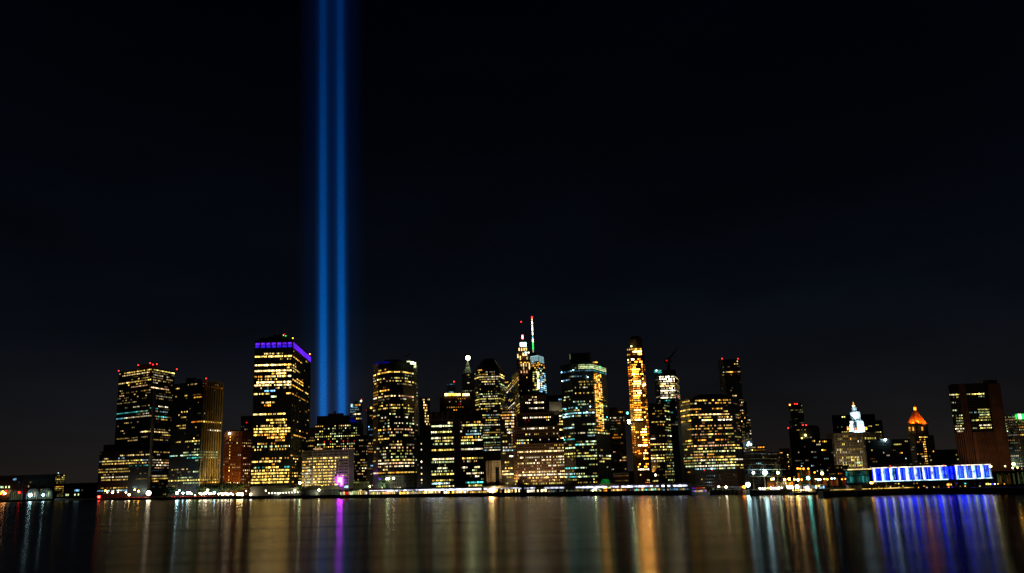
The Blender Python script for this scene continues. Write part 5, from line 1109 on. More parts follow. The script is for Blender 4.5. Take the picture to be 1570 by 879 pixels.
pavilion('low dim shed with a white doorway near the right end of the roadway', 1016, 1056, 752.5, 6, 'w', .5, 12, mixed='bwya')
pavilion('dark quay shed with two bright lamps right of the excursion boat', 1092, 1136, 747, 8, 'g', .12, 14, mixed='dgd')
pavilion('long white lit canopy hall right of the tall ship, left section', 1206, 1226, 743.8, 10, 'q', 8, 8, mixed='qW')
pavilion('short white lit canopy hall, middle section right of the tall ship', 1229, 1241, 743.8, 10, 'q', 4, 5, mixed='qW')
pavilion('white lit canopy hall with dim panes, right section before the white shed', 1247, 1264, 743.8, 10, 'q', 2, 6, mixed='qWb')
pavilion('red-brown terrace restaurant with a line of small lamps behind the canopy halls', 1246, 1299, 729, 70, 'r', .12, 18, mixed='roo')
pavilion('low terrace pavilion topped by orange lamps above the quay', 1222, 1242, 719.5, 120, 'o', .25, 5, mixed='od')
pavilion('low market hall with amber windows behind the tall ship bow', 1176, 1216, 737, 50, 'a', 1, 12, mixed='aowr')
pavilion('dim quay building with scattered small lights at the far right edge', 1524, 1600, 722, 60, 'a', .12, 22, mixed='dad')

# --- glowing green pyramid
c = on(934, 16); r_ = 9 * mpp(c.y); t = thing('glass_pyramid', 'small glowing green truncated glass pyramid at the foot of the faceted tower', 'glass pyramid', (c.x, c.y + r_, GZ))
zt_ = at(934, 735, c.y).z; cc = Vector((c.x, c.y + r_ + 20)); ring = sq(cc, r_); zb_ = at(934, 746, cc.y).z
b = MB(); b.prism(sq(cc, r_ * .99), GZ, zb_, grey_wall); b.build('base', t)
b = MB(); b.prism(ring, zb_ + .02, zt_, glow('n', .12), top=sq(cc, r_*.45)); b.build('glass_slopes', t)
b = MB(); b.box((cc.x, cc.y - r_ - .1, zb_ - 1.6), r_*1.7, .2, 1.2, glow('k', 1)); b.build('lit_band', t)

# --- pale river house and ferry landing
c0, c1 = on(541, 8), on(560.5, 8); zt_ = at(550, 739, c0.y).z
t = thing('river_house', 'small pale house brightly floodlit yellow-green beside the elevated roadway', 'house', ((c0.x+c1.x)/2, c0.y, GZ))
pw = surf('cream_render', (.72, .72, .45), .8)
b = MB(); b.box(((c0.x+c1.x)/2, c0.y + 5, GZ), c1.x - c0.x, 9, zt_ - GZ, pw); b.build('wall', t)
b = MB(); b.box(((c0.x+c1.x)/2, c0.y + 5, zt_ + .01), c1.x - c0.x + .8, 9.8, .4, grey_wall); b.build('cornice', t)
for k in range(4):
    xx = c0.x + (c1.x-c0.x)*(k+.5)/4; b = MB(); b.box((xx, c0.y + .44, zt_ - 3.4), .9, .14, 1.5, glass_dark); b.build('window', t)
RH = ((c0.x+c1.x)/2, c0.y, zt_)
def hiproof(name, label, cat, x0, x1, yt, ye, off, dep, mt):
    Yp = S((x0+x1)/2) + off; ze = at((x0+x1)/2, ye, Yp).z; zt2 = at((x0+x1)/2, yt, Yp).z; a, c = xat(x0, Yp, ze), xat(x1, Yp, ze)
    t = thing(name, label, cat, ((a+c)/2, Yp, GZ))
    ring = [Vector((a, Yp)), Vector((c, Yp)), Vector((c, Yp+dep)), Vector((a, Yp+dep))]; w = c - a
    top = [Vector((a + w*.14, Yp+dep*.45)), Vector((c - w*.04, Yp+dep*.45)), Vector((c - w*.04, Yp+dep*.55)), Vector((a + w*.14, Yp+dep*.55))]
    b = MB(); b.prism(ring, ze, zt2, mt, top=top); b.build('roof', t)
    n_ = max(4, int(w/6))
    for k in range(n_ + 1):
        b = MB(); b.box((a + w*k/n_, Yp + .5, GZ), .35, .35, ze - GZ - .01, steel); b.build('post', t)
    b = MB(); b.box(((a+c)/2, Yp + dep*.7, GZ), w*.96, dep*.4, ze - GZ - .02, black_wall); b.build('wall', t)
    return t, a, c, Yp, ze
pale_green = surf('pale_green_roof', (.42, .46, .34), .6)
t1, a1, c1_, Y1, z1_ = hiproof('ferry_landing', 'long sloping pale roof with a row of small white lamps below the purple crowned tower', 'ferry landing', 410, 461, 748.5, 755, 6, 12, pale_green)
for k in range(11):
    xx = a1 + (c1_-a1)*(k+.6)/11.6; b = MB(); b.ball((xx, Y1 - .4, z1_ - .5), .45, glow('W', 16), 8, 5); b.build('eave_lamp', t1)
hiproof('ferry_shed', 'long flat pale roof shed below the magenta screen', 'ferry shed', 462, 519, 745.3, 751, 7, 12, pale_green)

# --- excursion boat by the roadway end
def ship_hull(b, x0, x1, yc, beam, z, mat, n=10):
    L_ = x1 - x0; rows = []
    for i in range(n + 1):
        u = i / n; w = beam/2 * math.sin(math.pi * min(.93, max(.07, u*.86 + .07)))**.5
        if u < .02: w *= .15
        rows.append((x0 + L_*u, w, z + .9*(2*u-1)**2))
    for (xa, wa, za), (xb, wb, zb_) in zip(rows, rows[1:]):
        b.hexa([(xa, yc - wa*.7, -.6), (xb, yc - wb*.7, -.6), (xb, yc + wb*.7, -.6), (xa, yc + wa*.7, -.6)], [(xa, yc - wa, za), (xb, yc - wb, zb_), (xb, yc + wb, zb_), (xa, yc + wa, za)], mat)
Yb = S(1072) - 7; a, c = xat(1057, Yb, 0), xat(1088, Yb, 0)
t = thing('excursion_boat', 'small two-decked boat with lit cabin moored at the right end of the roadway', 'boat', ((a+c)/2, Yb, 0))
b = MB(); ship_hull(b, a, c, Yb, 5, 1.6, white_paint_lit_spar); b.build('hull', t)
b = MB(); b.box(((a+c)/2, Yb, 1.7), (c-a)*.7, 3.6, 2.0, white_paint_lit_spar); b.build('cabin', t)
b = MB(); b.box(((a+c)/2 - 1, Yb, 3.72), (c-a)*.5, 3.2, .2, steel); b.build('upper_deck', t)
for k in range(7):
    b = MB(); b.box((a + (c-a)*(.2 + k*.1), Yb - 1.86, 2.3), .9, .1, .9, glow(random.choice('wpuc'), random.choice([.5, 1, 1]))); b.build('window', t)
for k, cd in enumerate('urra'): b = MB(); b.box((a + (c-a)*(.2 + k*.17), Yb - 1.7, 4.6), 1.7, .15, .3, glow(cd, 1)); b.build('deck_light', t)
for k in range(5): b = MB(); b.bar((a + (c-a)*(.2 + k*.14), Yb - 1.5, 3.9), (a + (c-a)*(.2 + k*.14), Yb - 1.5, 5.0), .07, steel, 4); b.build('stanchion', t)

# --- tall ship
Yb = S(1175) - 12; m_ = mpp(Yb); a, c = xat(1150, Yb, 0), xat(1206, Yb, 0)
t = thing('tall_ship', 'black-hulled three-masted tall ship with floodlit bare yards moored at the quay', 'tall ship', ((a+c)/2, Yb, 0))
b = MB(); ship_hull(b, a, c, Yb, 7, 2.6, hull_m, 14); b.build('hull', t)
b = MB(); b.bar((a + .3, Yb, 3.2), (a - 7, Yb, 5.6), .35, wood_m, 6, .15); b.build('bowsprit', t)
b = MB(); b.box((a + (c-a)*.72, Yb, 3.0), (c-a)*.2, 3.6, 1.6, white_paint_lit_spar); b.build('deckhouse', t)
b = MB(); b.box((a + (c-a)*.34, Yb, 3.0), (c-a)*.12, 3.0, 1.4, white_paint_lit_spar); b.build('deckhouse', t)
for (mx, ytop, lv) in ((1154.5, 693, 16), (1172, 691, 32), (1192, 695, 15)):
    zt2 = at(mx, ytop, Yb).z; xx = xat(mx, Yb, 10)
    b = MB(); b.bar((xx, Yb, 2.2), (xx, Yb, zt2), .38, wood_m, 8, .15); b.build('mast', t)
    for (yy, half) in ((696, 9.5), (703, 11), (712, 9.5), (720, 12.5), (730.5, 13)):
        zz = at(mx, yy, Yb).z
        if zz > zt2 - .4: continue
        b = MB(); b.bar((xx - half*m_, Yb - .7, zz), (xx, Yb - .75, zz), .08, wood_m if yy in (703, 712, 730.5) else white_paint_lit_spar, 5, .17); b.bar((xx, Yb - .75, zz), (xx + half*m_, Yb - .7, zz), .17, wood_m if yy in (703, 712, 730.5) else white_paint_lit_spar, 5, .08); b.build('yard', t)  # white yards: lamplight on the wood is put into their colour
    for s_ in (-1, 1):
        for e in (3.4, 5.0, 6.4):
            b = MB(); b.bar((xx + s_*e, Yb - s_*2.4, 2.9), (xx, Yb, zt2*.82), .06, steel, 3); b.build('shroud', t)
    zl = at(mx, 725, Yb).z; b = MB(); b.box((xx, Yb - 1.3, zl - .9), .9, .5, .3, steel); b.build('lamp_bracket', t)
    b = MB(); b.ball((xx + .2, Yb - 1.5, zl), 1.4 if lv > 20 else .8, glow('c' if lv != 15 else 'g', lv), 10, 6); b.build('floodlamp', t)
for k in range(12):
    q = Vector((a - 6.5, Yb, 5.4)).lerp(Vector((xat(1154.5, Yb, 24), Yb, 25)), k/12); q2 = Vector((a - 6.5, Yb, 5.4)).lerp(Vector((xat(1154.5, Yb, 24), Yb, 25)), (k+1)/12)
b = MB(); b.bar((a - 6.5, Yb, 5.4), (xat(1154.5, Yb, 24), Yb, 24), .07, steel, 3); b.bar((a - 4, Yb, 4.6), (xat(1154.5, Yb, 24), Yb, 17), .07, steel, 3); b.build('forestay', t)
b = MB(); b.bar((xat(1192, Yb, 24), Yb, 22), (c, Yb, 3.5), .07, steel, 3); b.build('backstay', t)
for k in range(9):
    xx = a + (c-a)*(.25 + .075*k); b = MB(); b.ball((xx, Yb - 2.6, 4.2), random.choice([.35, .5, .65]), glow(random.choice('WqWa'), random.choice([8, 16])), 8, 5); b.build('deck_lamp', t)

# --- dark working barge
Yb = S(1235) - 9; a, c = xat(1212, Yb, 0), xat(1256, Yb, 0)
t = thing('barge', 'dark flat barge with small amber deck lamps right of the tall ship', 'barge', ((a+c)/2, Yb, 0))
b = MB(); b.prism([Vector((a+1.5, Yb-3)), Vector((c-1.5, Yb-3)), Vector((c, Yb+3)), Vector((a, Yb+3))], -.5, 1.5, hull_m); b.build('hull', t)
b = MB(); b.box((c - 4, Yb, 1.51), 3.4, 3, 2.2, white_paint_lit_spar); b.build('wheelhouse', t)
for k in range(8):
    xx = a + (c-a)*(.06 + .09*k); b = MB(); b.bar((xx, Yb - 2.7, 1.5), (xx, Yb - 2.7, 2.7), .06, steel, 4); b.ball((xx, Yb - 2.7, 2.9), random.choice([.35, .55]), glow(random.choice('wyaW'), random.choice([4, 8, 16])), 8, 5); b.build('deck_lamp', t)

# ------------------------------------------------------------------ street lamps
ORD = 'first second third fourth fifth sixth seventh eighth ninth tenth eleventh twelfth thirteenth fourteenth fifteenth sixteenth seventeenth eighteenth nineteenth twentieth twenty-first twenty-second twenty-third'.split()
CN = dict(a='amber', W='white', c='bluish-white', y='yellow', w='warm white', g='greenish', o='orange', t='teal', r='red', k='lime', u='violet', q='white', B='blue', p='pink')
def lamp(px, py, off, code, lv, r, label, group, kind='street_lamp', cat='street lamp'):
    Yl = S(px) + off if px > 100 or 'water edge' in label else FERRY_Y - 5 - off*.3; p = at(px, py, Yl); mm = mpp(Yl); z_ = max(p.z, GZ + 2.2)
    t = thing(kind, label, cat, (p.x, Yl, GZ), group)
    b = MB(); b.bar((p.x, Yl, GZ), (p.x, Yl, z_ - r*mm*.9), .13, steel, 6, .08); b.build('pole', t)
    b = MB(); b.ball((p.x, Yl, z_), r*mm, glow(code, lv), 12, 8); b.build('globe', t)
    b = MB(); b.bar((p.x, Yl, z_ + r*mm*.75), (p.x, Yl, z_ + r*mm*1.15), r*mm*.5, steel, 8, .05); b.build('cap', t)
g1 = 'lamps at the foot of the black tower podium'
for (x, y, cd, lv, r) in ((161.5, 752.5, 'a', 16, 1.2), (164.5, 755.2, 'W', 8, .9), (172.5, 755.7, 'W', 32, 1.2), (181, 755, 'c', 4, .8), (193, 755, 'W', 16, 1.1), (206.5, 751, 'y', 16, 1.2)):
    g1n = globals().setdefault('g1n_', []); g1n.append(1)
    lamp(x, y, 10, cd, lv, r, '%s %s lamp from the left before the podium of the leftmost black tower' % (ORD[len(g1n)-1], CN[cd]), g1)
lamp(198, 758.7, 6, 'w', 32, 1.5, 'large low warm lamp left of the blinding white lamp, by the red-lit cars', None)
lamp(212.5, 753.3, 10, 'a', 32, 1.4, 'amber lamp immediately left of the blinding white lamp', None)
lamp(227.8, 756.2, 5, 'W', 32, 3.2, 'blinding white lamp at the corner pier of the black tower', None, 'floodlamp', 'floodlamp')
g2 = 'cool lamps before the gold finned tower'
for (x, y, cd, lv, r) in ((271.5, 756, 'c', 64, 1.8), (275, 752.3, 'c', 16, 1.1), (280.5, 756.3, 'c', 32, 1.3), (287.5, 756, 'c', 32, 1.5), (290.5, 755.5, 'W', 32, 1.6), (293.5, 757.2, 'g', 16, 1.1), (299, 759.5, 'g', 8, 1), (306.5, 756.5, 'g', 32, 1.2), (309, 757.8, 'W', 16, 1.3), (313, 757, 'W', 32, 1.6), (316, 756, 'W', 32, 1.7), (318.5, 751.8, 'W', 32, 1.4), (321, 757, 'W', 16, 1.4), (324, 757.2, 'g', 16, 1.2), (328.7, 755.8, 'c', 32, 1.6), (335, 757.8, 'W', 32, 1.2), (338, 756.5, 'W', 8, 1), (341.3, 758, 'W', 32, 1.5), (346, 757, 'W', 32, 1.5), (349.5, 758.2, 'W', 32, 1.4), (354, 757, 'W', 32, 1.2), (357, 759.2, 'W', 16, 1)):
    g2n = globals().setdefault('g2n_', []); g2n.append(1)
    lamp(x, y, 8, cd, lv, r, '%s lamp, %s from the left, in the promenade row below the gold-finned tower' % (CN[cd], ORD[len(g2n)-1]), g2)
for (x, r) in ((364.5, 1.5), (367.5, 1.8), (371, 1.8)): lamp(x, 758, 6, 'w', 64, r, '%s of the three fierce yellow lamps below the red brick building' % {364.5: 'left', 367.5: 'middle', 371: 'right'}[x], 'fierce yellow lamps below the red brick building')
g3 = 'lamps before the purple crowned tower'
for (x, y, cd, lv, r, o_) in ((377.3, 753, 'W', 8, .9, 12), (384.3, 760, 'W', 32, 1.4, 5), (407.5, 752.5, 'W', 8, 1, 12)): lamp(x, y, o_, cd, lv, r, {377.3: 'small high white lamp between brick building and purple-crowned tower', 384.3: 'bright low white lamp at the water before the purple-crowned tower', 407.5: 'small white lamp before the middle of the purple-crowned tower'}[x], g3)
lamp(452, 752, 14, 'W', 16, 1.2, 'white lamp at the right end of the sloping pale roof', None)
lamp(459.6, 740.5, 20, 'g', 32, 1.8, 'tall greenish lamp between the purple-crowned tower and the pale grey building', None)
lamp(489, 751.5, 5, 'W', 32, 1.3, 'white lamp on the quay under the pale flat shed roof', None); lamp(493.5, 745.6, 22, 'a', 8, 1.3, 'amber lamp above the pale flat shed roof', None)
lamp(567, 746, 12, 'g', 16, 1.1, 'greenish lamp just right of the yellow-green river house', None)
for x in (593, 595.5, 603.5): lamp(x, 733.5 + (x < 596)*.8, 34, 'g' if x < 600 else 'W', 16, 1.5, '%s high white lamp from the left before the base of the bowed tower' % {593: 'first', 595.5: 'second', 603.5: 'third'}[x], 'high lamps at the bowed glass tower')
lamp(582, 734.5, 34, 'u', 4, 1.2, 'violet lamp before the base of the bowed glass tower', None)
for k, (x, y, r, cd) in enumerate(((748.5, 756.5, 1.4, 'o'), (751.5, 757, 2.0, 'w'), (755, 756.2, 2.6, 'w'), (759, 757.6, 1.6, 'o'), (754.5, 753.5, 1.4, 'o'), (761.5, 755.5, .9, 'o'))): lamp(x, y, 4, cd, 64 if cd == 'w' else 16, r, '%s %s lamp of the orange glare on the quay by the pierced-front building' % (ORD[k], CN[cd]), 'lamps of the orange glare on the quay')
lamp(569, 757, 4, 'r', 8, 1.8, 'red lamp at the left end of the elevated roadway', None); lamp(985, 753.5, 4, 'r', 16, 1.5, 'red lamp under the roadway right of the orange tower', None)
lamp(1005, 728.6, 30, 'W', 16, 1.4, 'single white lamp on a tall pole right of the orange tower', None)
lamp(913, 754, 5, 'g', 32, 1.5, 'bright greenish lamp beside the kiosk before the faceted tower', None); lamp(928, 755, 5, 'o', 16, 1.6, 'orange lamp under the roadway before the glowing green pyramid', None)
for x in (1102, 1113.5): lamp(x, 748, 5, 'W', 32, 1.5, '%s one of the pair of white lamps on the dark quay shed' % ('left' if x < 1105 else 'right'), 'pair of white lamps on the dark quay shed')
lamp(1146.6, 743.3, -2, 'c', 32, 3.3, 'dazzling bluish-white lamp at the bow of the tall ship', None, 'floodlamp', 'floodlamp')
lamp(1141, 749.6, -2, 'o', 16, 2.2, 'orange lamp below the dazzling bluish-white lamp', None); lamp(1137.5, 748, 0, 'r', 4, 1.2, 'red lamp left of the orange lamp near the tall ship', None)
g4 = 'warm lamps over the quay right of the tall ship'
for (x, y, cd, lv, r) in ((1183, 735, 'a', 16, 1.6), (1186, 734.5, 'W', 16, 1.4), (1203, 735.5, 'a', 32, 1.7), (1210, 734.8, 'a', 32, 1.8), (1218, 735.4, 'a', 16, 1.3), (1223.7, 735.8, 'W', 32, 1.6), (1229, 735.4, 'o', 16, 1.1), (1250.5, 734.5, 'w', 8, .9), (1254, 735.5, 'c', 16, 1.2), (1257.5, 735.6, 'W', 16, 1.1), (1264, 734.6, 'a', 16, 1), (1268.5, 735, 'a', 16, 1), (1275, 734, 'c', 8, 1.2), (1279.5, 733.7, 'c', 8, 1), (1291, 735, 'o', 8, 1), (1296.5, 734.6, 'a', 8, 1)):
    g4n = globals().setdefault('g4n_', []); g4n.append(1)
    lamp(x, y, 24, cd, lv, r, '%s lamp, %s from the left, strung between tall ship and pier hall' % (CN[cd], ORD[len(g4n)-1]), g4)
lamp(1239, 733.2, 20, 't', 32, 2.4, 'large teal lamp over the white canopy halls', None); lamp(1260.5, 726, 40, 'y', 32, 2.0, 'bright yellow lamp high above the canopy halls', None)
lamp(1249, 724.5, 44, 'o', 8, 1.2, 'small orange lamp left of the bright yellow lamp', None)
for (x, y) in ((1223, 718.6), (1227, 719), (1232, 718.8), (1239.3, 718.8)): lamp(x, y, 118, 'o', 8, 1.3, '%s orange lamp from the left on the low terrace pavilion' % {1223: 'first', 1227: 'second', 1232: 'third', 1239.3: 'fourth'}[x], 'orange lamps on the low terrace pavilion')
lamp(1222.5, 750, 2, 'y', 64, 2.0, 'bright yellow lamp under the white canopy halls', None)
for x in (1207.5, 1211.5, 1215): lamp(x, 752.3, 2, 'W', 16, 1.1, '%s low white lamp from the left between tall ship stern and barge' % {1207.5: 'first', 1211.5: 'second', 1215: 'third'}[x], 'low white lamps between tall ship and barge')
for x in (1252, 1256): lamp(x, 749.7, 4, 'a', 8, 1.1, '%s small amber lamp of the pair before the right canopy hall' % ('left' if x < 1254 else 'right'), 'pair of amber lamps before the right canopy hall')
lamp(1554, 711.8, 120, 'a', 32, 2.0, 'strong amber lamp near the right edge beside the brown striped tower', None)
for (x, y) in ((1552.5, 717.5), (1560, 717.3), (1541, 715)): lamp(x, y, 110, 'w', 8, 1.1, '%s small warm lamp from the left near the strong amber lamp' % {1541: 'first', 1552.5: 'second', 1560: 'third'}[x], 'small warm lamps at the far right')
lamp(1518.8, 715.3, 14, 'k', 16, 1.7, 'yellow-green lamp on the right end of the blue lit pier hall', None)
for (x, cd) in ((1326, 'a'), (1333.5, 'w'), (1336.8, 'a'), (1351, 'o')): lamp(x, 740.5, 4, cd, 16, 1.6, '%s %s lamp from the left under the left end of the pier hall' % ({1326: 'first', 1333.5: 'second', 1336.8: 'third', 1351: 'fourth'}[x], CN[cd]), 'warm lamps under the left end of the pier hall')
for k in range(5): lamp(1513 + k*3.2, 745.5 + random.uniform(-.6, .8), 6, random.choice('qBya'), 4, 1.0, '%s small lamp from the left below the right end of the pier hall' % ORD[k], 'small lamps below the right end of the pier hall')
for (x, y) in ((1531, 748.5), (1541, 748.7)): lamp(x, y, 6, 'a', 2, .9, '%s of two dim small lamps on the quay at the far right' % ('left' if x < 1535 else 'right'), 'dim lamps on the quay at the far right')
# far left
lamp(46.3, 759.3, 2, 'c', 32, 2.3, 'brilliant bluish lamp at the left ferry arch', None, 'floodlamp', 'floodlamp'); lamp(66.3, 759.3, 2, 'c', 32, 1.5, 'bluish lamp at the right ferry arch', None, 'floodlamp', 'floodlamp')
lamp(29.5, 755.4, 2, 'r', 8, 1.4, 'red lamp left of the ferry arches', None); lamp(151.6, 763, 0, 'r', 32, 1.7, 'red lamp at the water edge left of the black tower', None)
for (x, y, cd, lv, r) in ((4.5, 754.3, 'a', 16, 1.4), (7.5, 756.8, 'p', 16, 1.6), (1.5, 757, 'o', 8, 1.4), (9, 753.5, 'r', 4, 1.3), (5, 757.8, 'r', 8, 1.5)): lamp(x, y, 2, cd, lv, r, {4.5: 'amber lamp, topmost of the cluster at the left edge', 7.5: 'pink lamp at the right of the left-edge cluster', 1.5: 'orange lamp of the cluster at the left edge', 9: 'upper dim red lamp of the cluster at the left edge', 5: 'lowest red lamp of the cluster at the left edge'}[x], 'red and amber lamps at the left edge')

# ------------------------------------------------------------------ parked cars with red tail lights
def car_mesh(paint):
    b = MB(); prof = [(-2.2, .35), (-2.2, .85), (-1.5, 1.0), (-.9, 1.45), (.7, 1.45), (1.3, .98), (2.2, .8), (2.2, .35)]
    L_ = [(x, -.85, z) for x, z in prof]; R_ = [(x, .85, z) for x, z in prof]
    b.hexa(L_, R_, paint); return b
paints = [surf('car_paint_silver', (.4, .4, .42), .3, .5), surf('car_paint_black', (.03, .03, .03), .3), surf('car_paint_red', (.35, .03, .02), .3)]
def car(px, off, label, group, lights='r'):
    c = on(px, off); t = thing('parked_car', label, 'car', tuple(c), group)
    def sh(b):
        b.v = [(c.x + x, c.y + y, c.z + z) for x, y, z in b.v]; return b
    sh(car_mesh(random.choice(paints))).build('body', t)
    b = MB(); b.hexa([(-.85, -.88, 1.02), (.75, -.88, 1.02), (.6, -.88, 1.38), (-.7, -.88, 1.38)], [(-.85, .88, 1.02), (.75, .88, 1.02), (.6, .88, 1.38), (-.7, .88, 1.38)], glass_dark); sh(b).build('window', t)
    for x in (-1.4, 1.4):
        for y in (-.86, .86): b = MB(); b.bar((x, y - .12, .34), (x, y + .12, .34), .34, black_wall, 10); sh(b).build('wheel', t)
    for x in (-1.75, 1.75): b = MB(); b.box((x, -.9, .62), .85, .1, .35, glow(lights, 2)); sh(b).build('tail_light', t)
random.seed(9)
for k in range(9): car(197 + k*3.7, 5, '%s car from the left in the red-lit row left of the blinding white lamp' % ORD[k], 'cars with red lights left of the blinding white lamp')
for k in range(15): car(266.5 + k*4.2, 5, '%s car from the left in the red-lit row before the gold-finned tower' % ORD[k], 'cars with red lights before the gold finned tower')

# ------------------------------------------------------------------ trees
def tree(px, off, h, w, label, group):
    c = on(px, off); t = thing('tree', label, 'tree', tuple(c), group)
    b = MB(); b.bar((c.x, c.y, c.z), (c.x + .2, c.y, c.z + h*.5), .035*h, bark_m, 7, .018*h)
    lim = []
    for k in range(6):
        a = k*1.05 + random.random(); e = Vector((c.x + math.cos(a)*w*.32, c.y + math.sin(a)*w*.32, c.z + h*random.uniform(.6, .85)))
        b.bar((c.x + .1, c.y, c.z + h*random.uniform(.3, .45)), e, .014*h, bark_m, 5, .005*h); lim.append(e)
    b.build('trunk', t)
    b = MB(); s_ = w * .055
    for e in lim + [Vector((c.x, c.y, c.z + h*.8))]*2:
        for q in range(70):
            d = Vector((random.gauss(0, 1), random.gauss(0, 1), random.gauss(0, .75))) * w*.15
            p = e + d; u = Vector((random.uniform(-1, 1), random.uniform(-1, 1), random.uniform(-1, 1))).normalized(); v = u.cross(Vector((random.random(), random.random(), 1))).normalized()
            b.poly([p - u*s_, p + v*s_*.7, p + u*s_, p - v*s_*.7], foliage_m)
    b.build('crown', t, kind='stuff')
for k in range(9): tree(309 + k*6.8 + random.uniform(-1.5, 1.5), 16, random.uniform(12, 17), random.uniform(12, 16), '%s tree from the left in the lamp-lit row below the red brick building' % ORD[k], 'lamplit trees below the brick building')
for k, x in enumerate((247, 252, 258, 264)): tree(x, 14, random.uniform(11, 15), 15, '%s dark unlit tree to the right of the blinding white lamp' % ORD[k], 'dark trees right of the blinding white lamp')
for k, x in enumerate((463, 472, 480, 489, 496)): tree(x, 24, random.uniform(8, 11), 10, '%s dark low tree from the left before the pale grey building' % ORD[k], 'dark trees before the pale grey building')
for x in (800.5, 805): tree(x, 2, 7.5, 6, '%s of two small riverside trees silhouetted against the brilliant glazed terminals' % ('left' if x < 802 else 'right'), 'riverside trees by the glazed terminals')
for x in (541, 563): tree(x, 14, 6, 5, 'small tree at the %s side of the floodlit river house' % ('left' if x < 550 else 'right'), 'small trees beside the river house')

# ------------------------------------------------------------------ facade floodlights; street fill spots and all housings are added
def flood(label, loc, target, color, power, angle=70, size=.6, blend=.6):
    t = thing('floodlight', label, 'floodlight', tuple(loc), None)
    ld = bpy.data.lights.new('floodlight_beam', 'SPOT'); ld.energy = power; ld.color = color; ld.spot_size = math.radians(angle); ld.spot_blend = blend; ld.shadow_soft_size = size
    lo = bpy.data.objects.new('lamp', ld); C.objects.link(lo); lo.parent = t
    d = Vector(target) - Vector(loc); lo.rotation_euler = d.to_track_quat('-Z', 'Y').to_euler()
    dn = d.normalized(); lo.location = dn * .6
    b = MB(); p = Vector(loc); b.bar(p - dn*.6, p + dn*.1, .35, steel, 8, .5); b.build('housing', t); b = MB(); b.bar((p.x, p.y, p.z - .9), (p.x, p.y, p.z - .2), .12, steel, 5); b.build('bracket', t)
K = 1.0
A, B, nn, zb, m_ = GOLD
n3 = Vector((nn.x, nn.y, 0))
for k in range(4):
    p = A.lerp(B, (k + .5)/4); base = Vector((p.x, p.y, GZ + 2)) + n3*13
    flood('ground floodlight washing the golden fins, number %s from the tower corner' % ('one', 'two', 'three', 'four')[k], base, Vector((p.x, p.y, 95)), (1, .68, .22), 70000*K, 60)
p = on(357, 34); flood('warm floodlight in front of the red brick building', (p.x, p.y, 8), (on(357, 60).x, on(357, 60).y, 45), (1, .40, .08), 20000*K, 120)
p = on(377, 34); flood('warm floodlight right of the red brick building', (p.x, p.y, 8), (on(377, 60).x, on(377, 60).y, 30), (1, .45, .12), 14000*K, 120)
for x in (455, 475, 500, 528): p = on(x, 18); flood('added fill light below the pale grey building near %s' % {455: 'its left end', 475: 'the trees', 500: 'its middle', 528: 'the magenta screen'}[x], (p.x, p.y, 12), (on(x, 45).x, on(x, 45).y, 30), (1, .70, .36) if x < 520 else (.95, .8, .4), 6500*K, 130)  # spots added for the street light on the grey walls
p = on(524, 34); flood('magenta floodlight by the magenta screen', (p.x, p.y, 12), (on(526, 45).x, on(526, 45).y + 8, 28), (.5, .05, 1), 3000*K, 80)
flood('yellow-green floodlight before the river house', (RH[0], RH[1] - 4.5, GZ + .9), (RH[0], RH[1] + 1, GZ + 4), (.85, 1, .35), 5200*K, 140)
for x in (425, 445, 482, 505): p = on(x, 0); flood('quay floodlight lighting the pale landing roofs %s' % {425: 'at their left end', 445: 'under the sloping roof', 482: 'under the flat roof', 505: 'at their right end'}[x], (p.x, p.y + 1, GZ + 1.5), (on(x, 14).x, on(x, 14).y, 11), (.9, 1, .6), 2500*K, 120)
p = on(575, 24); flood('green floodlight at the left foot of the bowed glass tower', (p.x, p.y, 6), (on(580, 44).x, on(580, 44).y, 16), (.5, 1, .4), 9000*K, 120)
p = on(615, 24); flood('white floodlight at the foot of the bowed glass tower', (p.x, p.y, 6), (on(615, 44).x, on(615, 44).y, 16), (.9, 1, .8), 5000*K, 140)
for (x, y) in ((790, 12), (825, 12), (855, 12)):
    p = on(x, 22); flood('warm floodlight below the stepped building %s' % {790: 'at its left end', 825: 'at its middle', 855: 'at its right end'}[x], (p.x, p.y, 12), (on(x, 42).x, on(x, 42).y, 30), (1, .62, .28), 9000*K, 130)
p = on(757, 12); flood('warm floodlight below the pierced-front building', (p.x, p.y - 2, 6), (on(757, 22).x, on(757, 22).y, 18), (1, .75, .4), 3500*K, 130)
p = on(950, 14); flood('warm floodlight below the red-brown low building', (p.x, p.y, 5), (on(950, 25).x, on(950, 25).y, 12), (1, .6, .3), 1800*K, 130)
a, c, Yo, mo = ORANGE
for s_, zq in ((-1, .25), (1, .6)):
    xm = (a.x + c.x)/2 + s_*9*mo; flood('orange work floodlight %s of the slender orange tower' % ('on the left' if s_ < 0 else 'on the right'), (xm, Yo - 22, 14), ((a.x+c.x)/2, Yo, 70), (1, .42, .08), 11000*K, 80)
Yp, za, zb, a, c = PALE; flood('soft lamp below the pale square penthouse', ((a.x+c.x)/2, Yp - 9, zb - 5), ((a.x+c.x)/2, Yp, za - 2), (1, .85, .55), 1500*K, 110)
Ym, mm = MUNI
for (x, y, xt, yt, pw) in ((1301, 668, 1309, 640, 190000), (1322, 668, 1313, 640, 190000), (1309, 669, 1316, 658, 110000)):
    p = at(x, y, Ym - 34); q = at(xt, yt, Ym + 10); flood('cool white floodlight aimed at the wedding-cake tower %s' % {1301: 'from the left', 1322: 'from the right', 1309: 'from straight below'}[x], tuple(p), tuple(q), (.6, .85, 1), pw*K, 60)
p = at(1307, 627, Ym - 16); q = at(1308, 619, Ym + 12); flood('warm floodlight aimed at the golden statue on the wedding-cake tower', tuple(p), tuple(q), (1, .5, .06), 90000*K, 20)
Yc_, mc = COURT
